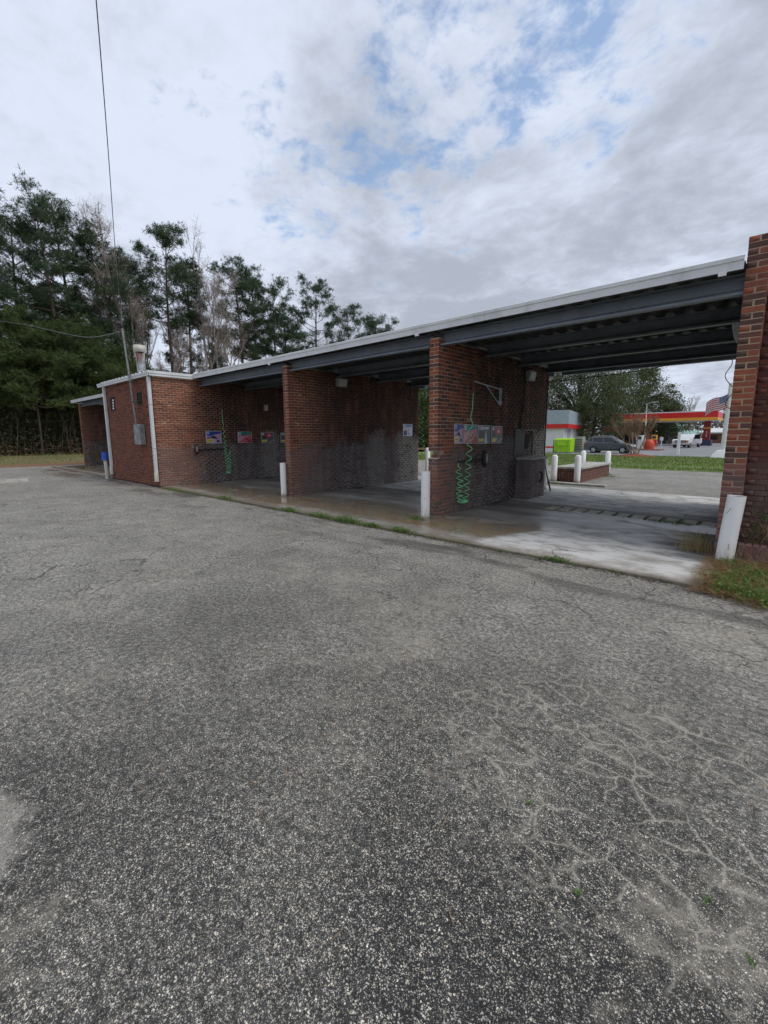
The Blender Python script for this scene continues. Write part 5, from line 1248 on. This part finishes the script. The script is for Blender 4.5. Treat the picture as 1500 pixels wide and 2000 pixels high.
bn = thing('dumpster', (-16.55, 46.8, Z0 + .02), 'lime green dumpster in front of the white kiosk', 'dumpster')
q = MB(); q.hexa([(-.82, -.55, .06), (.86, -.55, .06), (.86, .6, .06), (-.82, .6, .06)], [(-.86, -.68, 1.30), (.88, -.68, 1.30), (.88, .66, 1.42), (-.86, .66, 1.42)]); bo = q.build('body', M_LIME, bn, .02)
q = MB(); q.box((-.38, -.74, .74), (.55, -.655, .86)); q.box((-.38, -.72, .86), (.55, -.66, 1.02)); q.build('lift_pocket', M_LIME, bo)
q = MB(); q.hexa([(-.89, -.70, 1.31), (.91, -.70, 1.31), (.91, .68, 1.43), (-.89, .68, 1.43)], [(-.88, -.68, 1.36), (.90, -.68, 1.36), (.90, .66, 1.49), (-.88, .66, 1.49)]); q.build('lid', M_LIME, bn)
for xx in (-.62, .70):
    q = MB(); q.hexa([(xx - .05, -.62, .08), (xx + .05, -.62, .08), (xx + .05, -.54, .08), (xx - .05, -.54, .08)], [(xx - .05, -.75, 1.28), (xx + .05, -.75, 1.28), (xx + .05, -.66, 1.28), (xx - .05, -.66, 1.28)]); q.build('rib', M_LIME, bo)
q = MB(); q.quad((-.50, -.69, 1.14), (-.12, -.69, 1.14), (-.12, -.695, 1.20), (-.50, -.695, 1.20)); q.build('lettering', M_WHITE, bn)
q = MB(); q.hexa([(-.93, -.5, 0), (-.86, -.5, 0), (-.86, .5, 0), (-.93, .5, 0)], [(-.90, -.62, 1.3), (-.87, -.62, 1.3), (-.87, .6, 1.38), (-.90, .6, 1.38)]); q.build('painted_side_shade', M_TRIM, bn)  # black strip standing in for shade down the dumpster's side
ac = thing('air_unit', (-15.55, 48.6, Z0), 'grey air-conditioning cabinet right of the lime dumpster', 'air unit')
q = MB(); q.box((-.42, -.45, 0), (.42, .45, 1.65)); q.build('case', M_LIGHTBOX, ac, .03)
for i in range(7):
    s_ = MB(); s_.box((-.36, -.463, .25 + i * .18), (.36, -.451, .31 + i * .18)); s_.build('louvre', M_TRIM, ac)

def wheel(parent, loc, r, wd, axis='y'):
    t_ = MB(); t_.lathe([(r * .64, -wd / 2), (r * .94, -wd / 2), (r, -wd * .32), (r, wd * .32), (r * .94, wd / 2), (r * .64, wd / 2)], 24)
    o = t_.build('tyre', M_TYRE, parent); o.location = loc; o.rotation_euler = (math.pi / 2, 0, 0) if axis == 'y' else (0, math.pi / 2, 0)
    rm = MB(); rm.disc((0, 0, wd * .30), r * .66, 'z', 24); ro_ = rm.build('rim_dish', plain('dark_alloy', (.16, .16, .165), .4, .6, .1, 4), o)
    for k in range(5):
        a = 2 * math.pi * k / 5; ca, sa = math.cos(a), math.sin(a); px_, py_ = -sa, ca
        s_ = MB(); z1 = wd * .42
        s_.hexa([(ca * r * .08 + px_ * r * .10, sa * r * .08 + py_ * r * .10, z1 - .03), (ca * r * .08 - px_ * r * .10, sa * r * .08 - py_ * r * .10, z1 - .03), (ca * r * .64 - px_ * r * .19, sa * r * .64 - py_ * r * .19, z1 - .03), (ca * r * .64 + px_ * r * .19, sa * r * .64 + py_ * r * .19, z1 - .03)],
                [(ca * r * .08 + px_ * r * .09, sa * r * .08 + py_ * r * .09, z1), (ca * r * .08 - px_ * r * .09, sa * r * .08 - py_ * r * .09, z1), (ca * r * .64 - px_ * r * .12, sa * r * .64 - py_ * r * .12, z1), (ca * r * .64 + px_ * r * .12, sa * r * .64 + py_ * r * .12, z1)])
        s_.build('spoke', M_RIM, o)
    return o
# grey SUV, side on, nose to the right
sv = thing('parked_car', (-12.45, 48.2, Z0), 'dark grey SUV parked side-on beyond the grass strip', 'car')
HW = .92
prof = [(-2.22, .34), (-2.28, .62), (-2.20, .98), (-2.02, 1.06), (-1.0, 1.07), (.95, 1.05), (1.35, 1.00), (1.95, .90), (2.20, .74), (2.26, .50), (2.20, .30)]
def arch(cx, r, n=9): return [(cx + r * math.cos(math.pi * k / n), .30 + r * math.sin(math.pi * k / n)) for k in range(n + 1)]
poly = prof + arch(1.36, .40) + [(.90, .26), (-.86, .26)] + arch(-1.32, .40) + [(-1.78, .30)]
q = MB(); q.prism(poly, -HW, HW); q.build('body', M_CARGREY, sv, .05)
gh = MB()
b_ = [(-2.10, -.86, 1.05), (1.22, -.86, 1.04), (1.22, .86, 1.04), (-2.10, .86, 1.05)]; t_ = [(-1.72, -.66, 1.62), (.28, -.66, 1.64), (.28, .66, 1.64), (-1.72, .66, 1.62)]
gh.hexa(b_, t_); gh.build('cabin', M_CARGREY, sv, .05)
def side_y(z): return -.86 + .20 * (z - 1.045) / .585 - .012
def win(name, pts, m=M_GLASS):
    w_ = MB(); w_.quad(*[(x, side_y(z), z) for x, z in pts]); w_.quad(*[(x, -side_y(z), z) for x, z in pts]); return w_.build(name, m, sv)
win('side_window', [(-.42, 1.13), (.80, 1.12), (.22, 1.54), (-.42, 1.56)])
win('side_window', [(-1.42, 1.14), (-.50, 1.13), (-.50, 1.56), (-1.46, 1.55)])
win('side_window', [(-1.92, 1.20), (-1.50, 1.15), (-1.53, 1.54), (-1.68, 1.53)])
q = MB(); q.quad((1.17, -.76, 1.085), (1.17, .76, 1.085), (.345, .60, 1.60), (.345, -.60, 1.60)); q.build('windscreen', M_GLASS, sv)
for s in (-1, 1):
    q = MB(); q.tube([(-1.55, s * .60, 1.66), (-1.45, s * .60, 1.70), (.05, s * .60, 1.71), (.16, s * .60, 1.66)], .022, 8); q.build('roof_rail', M_CHROME, sv)
    q = MB(); q.box((.62, s * .93 - .09, 1.10), (.80, s * .93 + .09, 1.24)); q.build('mirror', M_TRIM, sv, .03)
    q = MB(); q.hexa([(1.98, s * .76 - .16, .74), (2.235, s * .76 - .14, .70), (2.235, s * .76 + .14, .70), (1.98, s * .76 + .17, .74)], [(1.94, s * .76 - .16, .88), (2.16, s * .76 - .14, .80), (2.16, s * .76 + .14, .80), (1.94, s * .76 + .17, .88)]); q.build('headlight', M_LAMP, sv)
    q = MB(); q.box((-2.27, s * .78 - .15, .84), (-2.02, s * .78 + .155, .98)); q.build('tail_light', M_TAIL, sv, .02)
    q = MB(); q.box((-1.0, s * .925 - .012, .36), (1.0, s * .925 + .012, .46)); q.build('sill_trim', M_TRIM, sv)
    for hx in (-.60, .42):
        q = MB(); q.box((hx - .11, s * .93 - .015, .93), (hx + .11, s * .93 + .015, .965)); q.build('door_handle', M_CARGREY, sv)
    for dx_ in (-.46, .86, -1.30):
        q = MB(); q.box((dx_ - .008, s * .922 - .003, .48), (dx_ + .008, s * .922 + .003, 1.03)); q.build('door_gap', M_TRIM, sv)
    for wx in (1.36, -1.32):
        wo = wheel(sv, (wx, s * .82, .345), .345, .23)
        if s > 0: wo.rotation_euler = (-math.pi / 2, 0, 0)
q = MB(); q.box((2.19, -.60, .44), (2.275, .60, .66)); q.build('grille', M_TRIM, sv)

# white pickup facing the camera under the canopy
tk = thing('pickup_truck', (-9.75, 72, Z0), 'white pickup truck facing the camera near the station canopy column', 'truck', None, R2(-8))
q = MB(); q.prism([(-.05, .55), (1.9, .55), (1.9, 1.12), (1.75, 1.20), (.10, 1.16), (-.08, 1.02)], -.98, .98, axis='x'); q.build('hood', M_CARWHITE, tk, .06)
q = MB(); q.hexa([(-.95, 1.75, .55), (.95, 1.75, .55), (.95, 4.3, .55), (-.95, 4.3, .55)], [(-.95, 1.75, 1.2), (.95, 1.75, 1.2), (.95, 4.3, 1.2), (-.95, 4.3, 1.2)]); q.hexa([(-.93, 1.75, 1.201), (.93, 1.75, 1.201), (.93, 4.2, 1.201), (-.93, 4.2, 1.201)], [(-.76, 2.45, 1.90), (.76, 2.45, 1.90), (.76, 3.9, 1.90), (-.76, 3.9, 1.90)]); q.build('cab', M_CARWHITE, tk, .05)
q = MB(); q.quad((-.86, 1.80, 1.235), (.86, 1.80, 1.235), (.70, 2.42, 1.845), (-.70, 2.42, 1.845)); q.build('windscreen', M_GLASS, tk)
q = MB(); q.box((-.98, 4.35, .55), (.98, 6.0, 1.25)); q.build('bed', M_CARWHITE, tk, .04)
q = MB(); q.box((-.68, -.12, .72), (.68, -.03, 1.04)); gr_ = q.build('grille', M_TRIM, tk)
for zz in (.80, .92):
    s_ = MB(); s_.box((-.66, -.145, zz - .025), (.66, -.121, zz + .025)); s_.build('grille_bar', M_CHROME, gr_)
q = MB(); q.lathe([(0, -.01), (.13, -.01), (.13, .01), (0, .01)], 16); eb = q.build('badge', M_BLUE, tk); eb.location = (0, -.155, .88); eb.rotation_euler = (math.pi / 2, 0, 0); eb.scale = (1, .45, 1)
q = MB(); q.box((-1.0, -.16, .42), (1.0, .10, .62)); q.build('bumper', M_CHROME, tk, .03)
q = MB(); q.box((-.70, -.10, .28), (.70, .05, .42)); q.build('air_dam', M_TRIM, tk)
for s in (-1, 1):
    q = MB(); q.box((s * .83 - .145, -.125, .76), (s * .83 + .145, .0, 1.04)); q.build('headlight', M_AMBER if s > 0 else M_LAMP, tk, .02)
    q = MB(); q.box((s * 1.12 - .13, 1.95, 1.18), (s * 1.12 + .13, 2.1, 1.45)); q.build('mirror', M_TRIM, tk, .02)
    for yy in (.75, 5.0):
        wo = wheel(tk, (s * .86, yy, .39), .39, .26, 'x')
        if s < 0: wo.rotation_euler = (0, -math.pi / 2, 0)
q = MB(); q.hexa([(1.0, 1.95, .6), (1.9, 1.62, .6), (1.9, 1.70, .6), (1.0, 2.03, .6)], [(1.0, 1.95, 1.2), (1.9, 1.62, 1.2), (1.9, 1.70, 1.2), (1.0, 2.03, 1.2)]); do = q.build('open_door', M_CARWHITE, tk)
q = MB(); q.hexa([(1.02, 1.96, 1.21), (1.86, 1.65, 1.21), (1.86, 1.70, 1.21), (1.02, 2.0, 1.21)], [(1.1, 1.93, 1.8), (1.7, 1.71, 1.8), (1.7, 1.76, 1.8), (1.1, 1.98, 1.8)]); q.build('door_window', M_GLASS, do)

# station canopy
ca = thing('station_canopy', (-14.0, 88, Z0), 'red and yellow filling-station canopy on red columns', 'canopy')
q = MB(); q.box((-7.6, -4, 5.28), (7.1, 4, 5.42)); q.build('white_cap', M_WHITE, ca)
q = MB(); q.box((-7.6, -4.02, 4.42), (7.1, 4, 5.279)); q.build('red_band', M_RED, ca)
q = MB(); q.box((-7.6, -4.04, 3.99), (7.1, 4, 4.419)); q.build('yellow_band', M_YELLOW, ca)
q = MB(); q.box((-7.5, -3.9, 3.93), (7.0, 3.9, 3.989)); q.build('soffit', M_WHITE, ca)
for cx in (-4.6, 5.55):
    q = MB(); q.box((cx - .45, -.4, .9), (cx + .45, .4, 3.93)); co = q.build('column', M_DARKRED, ca)
    q = MB(); q.box((cx - .46, -.41, 2.7), (cx + .46, .41, 2.95)); q.build('yellow_ring', M_YELLOW, co)
    q = MB(); q.box((cx - .75, -1.2, 0), (cx + .75, 1.2, .9)); q.build('base', M_NAVY, co)
    for j in range(5):
        q = MB(); q.box((cx - .06, -.412, 1.4 + j * .2), (cx + .06, -.405, 1.52 + j * .2)); q.build('lettering', M_WHITE, co)
# store, pump, bins, signs, lamps
st = thing('station_store', (-21.5, 97, Z0), 'dark red filling-station store half hidden by the evergreens', 'store')
q = MB(); q.box((-4, -3, 0), (3.2, 3, 2.4)); q.build('wall', M_FARBRICK, st)
q = MB(); q.hexa([(-4.2, -4.2, 2.3), (3.5, -4.2, 2.3), (3.5, 3, 2.3), (-4.2, 3, 2.3)], [(-4.2, -3.4, 3.3), (3.5, -3.4, 3.3), (3.5, 3, 3.3), (-4.2, 3, 3.3)]); q.build('awning', M_DARKRED, st)
for i in range(3):
    q = MB(); q.box((-3.4 + i * 2.2, -3.05, .5), (-1.8 + i * 2.2, -3.005, 2.0)); q.build('window', M_GLASS, st)
def pump(loc, label, red):
    o = thing('fuel_pump', loc, label, 'fuel pump', 'fuel pumps')
    q = MB(); q.box((-.32, -.28, .15), (.32, .28, 1.0)); q.build('cabinet', M_RED if red else M_WHITE, o, .03)
    q = MB(); q.box((-.34, -.30, 1.001), (.34, .30, 1.75)); q.build('head', M_WHITE if not red else M_YELLOW, o, .03)
    q = MB(); q.box((-.22, -.315, 1.25), (.22, -.301, 1.6)); q.build('display', M_NAVY, o)
    q = MB(); q.tube(smooth_path([(.36, -.1, 1.1), (.5, -.15, .7), (.45, -.15, .35), (.36, -.1, .55)]), .02, 6); q.build('hose', M_TRIM, o)
    q = MB(); q.box((-.7, -.6, 0), (.7, .6, .149)); q.build('plinth', M_CONCCAP, o)
    return o
pump((-12.35, 60.5, Z0), 'white fuel pump with a blue display beside the lamp pole', False)
pump((-13.6, 76, Z0), 'red and yellow fuel pump farther back under the canopy', True)
ob = MB(); ob.lathe([(.52, 0), (.55, .5), (.52, .85), (.40, 1.10), (.20, 1.24), (0, 1.28)], 20, (-11.25, 60.3, Z0)); tag(ob.build('rounded_bin', M_ORANGE), 'rounded orange-red bin right of the white fuel pump', 'bin')
isd = MB(); isd.box((-14.2, 58.8, Z0), (-9.9, 61.6, Z0 + .10)); isd.build('pump_island', plain('island_brick', (.22, .09, .06), .9, 0, .3, 4), None, .03)['kind'] = 'structure'
lp = thing('lamp_pole', (-11.75, 60.2, Z0 + .1), 'flaking white lamp pole with a short arm before the canopy', 'lamp')
q = MB(); q.tube([(0, 0, 0), (-.05, 0, 2.6), (-.10, 0, 5.35)], [.09, .075, .06], 10); q.build('pole', plain('flaking_white', (.62, .61, .58), .7, 0, .2, 3, (.16, .13, .11), .95), lp)
q = MB(); q.tube([(-.10, 0, 5.33), (.35, 0, 5.5), (.55, 0, 5.53)], .05, 8); q.box((.45, -.15, 5.47), (1.05, .15, 5.58)); q.build('lamp_head', M_LIGHTBOX, lp)
def sign_post(loc, label):
    o = thing('sign_post', loc, label, 'sign')
    q = MB(); q.box((-.05, -.05, 0), (.05, .05, 1.4)); q.build('post', M_WHITE, o)
    q = MB(); q.box((-.2, -.07, 1.0), (.2, -.052, 1.5)); q.build('plate', M_WHITE, o)
sign_post((-11.7, 70.3, Z0), 'small white sign on a short post under the canopy')
wp2 = thing('white_post', (-6.45, 46.8, Z0), 'slender white post standing at the back of the grass strip', 'post')
q = MB(); q.box((-.11, -.08, 0), (.11, .08, 2.05)); q.build('board', M_WHITE, wp2, .01)
bp = thing('flag_pole', (-2.86, 42.2, gz(0, 42.2)), 'thick white pole on a tapered concrete foot beside the right-hand pier', 'pole')
q = MB(); q.hexa([(-.85, -.6, 0), (.75, -.6, 0), (.75, .6, 0), (-.85, .6, 0)], [(-.45, -.35, .62), (.40, -.35, .62), (.40, .35, .62), (-.45, .35, .62)]); q.build('foot', M_WHITE, bp, .05)
q = MB(); q.tube([(-.05, 0, .6), (0, 0, 5.6)], [.20, .17], 16); q.build('pole', M_WHITE, bp)
q = MB(); q.box((.20, -.1, 1.2), (.42, .1, 4.0)); q.build('cable_duct', M_WHITEMETAL, bp)
fg = thing('flag', (-2.97, 42.05, 3.15), 'striped red and white flag with a blue starred corner, blown to the left', 'flag')
NU, NV = 20, 13; fm = MB()
def fpt(u_, v_):
    L = 1.35; drop = .95 * u_ * u_ * .7 + .12 * math.sin(u_ * 5.5)
    return (-u_ * L * .95, .10 * math.sin(u_ * 9 + v_ * 1.2) * u_ - .1, (1 - v_) * -.02 + .35 + v_ * .98 - drop * (1 - .15 * v_) - u_ * .12)
for j in range(NV):
    for i in range(NU):
        u0, u1, v0, v1 = i / NU, (i + 1) / NU, j / NV, (j + 1) / NV
        fm.cur = 2 if (u1 <= .42 and j >= 6) else (0 if j % 2 == 0 else 1)
        fm.quad(fpt(u0, v0), fpt(u1, v0), fpt(u1, v1), fpt(u0, v1))
fo = fm.build('cloth', [plain('flag_red', (.42, .03, .06), .8, 0, .1, 4), plain('flag_white', (.66, .62, .64), .8, 0, .06, 4), plain('flag_blue', (.04, .06, .20), .8, 0, .1, 4)], fg)
ss = MB()
for j in range(5):
    for i in range(6):
        u_, v_ = .035 + i * .067, .53 + j * .10; a = fpt(u_, v_); ss.quad((a[0] - .02, a[1] - .006, a[2] - .02), (a[0] + .02, a[1] - .006, a[2] - .02), (a[0] + .02, a[1] - .006, a[2] + .02), (a[0] - .02, a[1] - .006, a[2] + .02))
ss.build('stars', M_WHITE, fg)
for k, x in enumerate((-10.05, -9.65, -9.25)):
    q = MB(); q.tube([(x, 92.5, Z0), (x, 92.5, 3.05)], .06, 8)
    tag(q.build('vent_pipe', M_WHITE), 'thin white vent pipe standing beside the canopy column, ' + ['left of three', 'middle of three', 'right of three'][k], 'pipe', 'vent pipes')
ho_ = thing('house', (-16.0, 106, Z0), 'small house with a pale teal gabled roof beyond the canopy', 'house')
q = MB(); q.box((-2, -2, 0), (1.6, 6, 2.0)); q.build('wall', M_HOUSE, ho_)
q = MB(); q.prism([(-2.4, 1.9), (2.0, 1.9), (.6, 4.3), (-.4, 4.3)], -2.4, 6.2); q.build('roof', M_TEAL, ho_)
q = MB(); q.hexa([(1.2, -3.2, 1.6), (4.2, -3.2, 1.6), (4.2, 3, 1.9), (1.2, 3, 1.9)], [(1.2, -3.2, 1.75), (4.2, -3.2, 1.75), (4.2, 2, 2.6), (1.2, 2, 2.6)]); q.build('porch_roof', M_TEAL, ho_)
for x in (1.4, 2.8, 4.0):
    q = MB(); q.box((x - .08, -3.1, 0), (x + .08, -2.94, 1.6)); q.build('porch_post', M_WHITE, ho_)
q = MB(); q.box((-1.2, -2.03, .6), (-.3, -2.003, 1.6)); q.build('window', M_GLASS, ho_)
bb = thing('brick_building', (-7.0, 112, Z0), 'low brick building with a white roof edge right of the canopy column', 'building')
q = MB(); q.box((-5, 0, 0), (12, 8, 2.0)); q.build('wall', M_FARBRICK, bb)
q = MB(); q.hexa([(-5.6, -.6, 2.0), (12.6, -.6, 2.0), (12.6, 8.5, 2.0), (-5.6, 8.5, 2.0)], [(-5.6, -.6, 2.25), (12.6, -.6, 2.25), (12.6, 4, 3.1), (-3.2, 4, 3.1)]); q.build('roof', M_WHITEMETAL, bb)
for x in (-3.4, -.6, 2.5):
    q = MB(); q.box((x, -.03, .7), (x + 1.5, -.004, 1.6)); q.build('window', M_GLASS, bb)
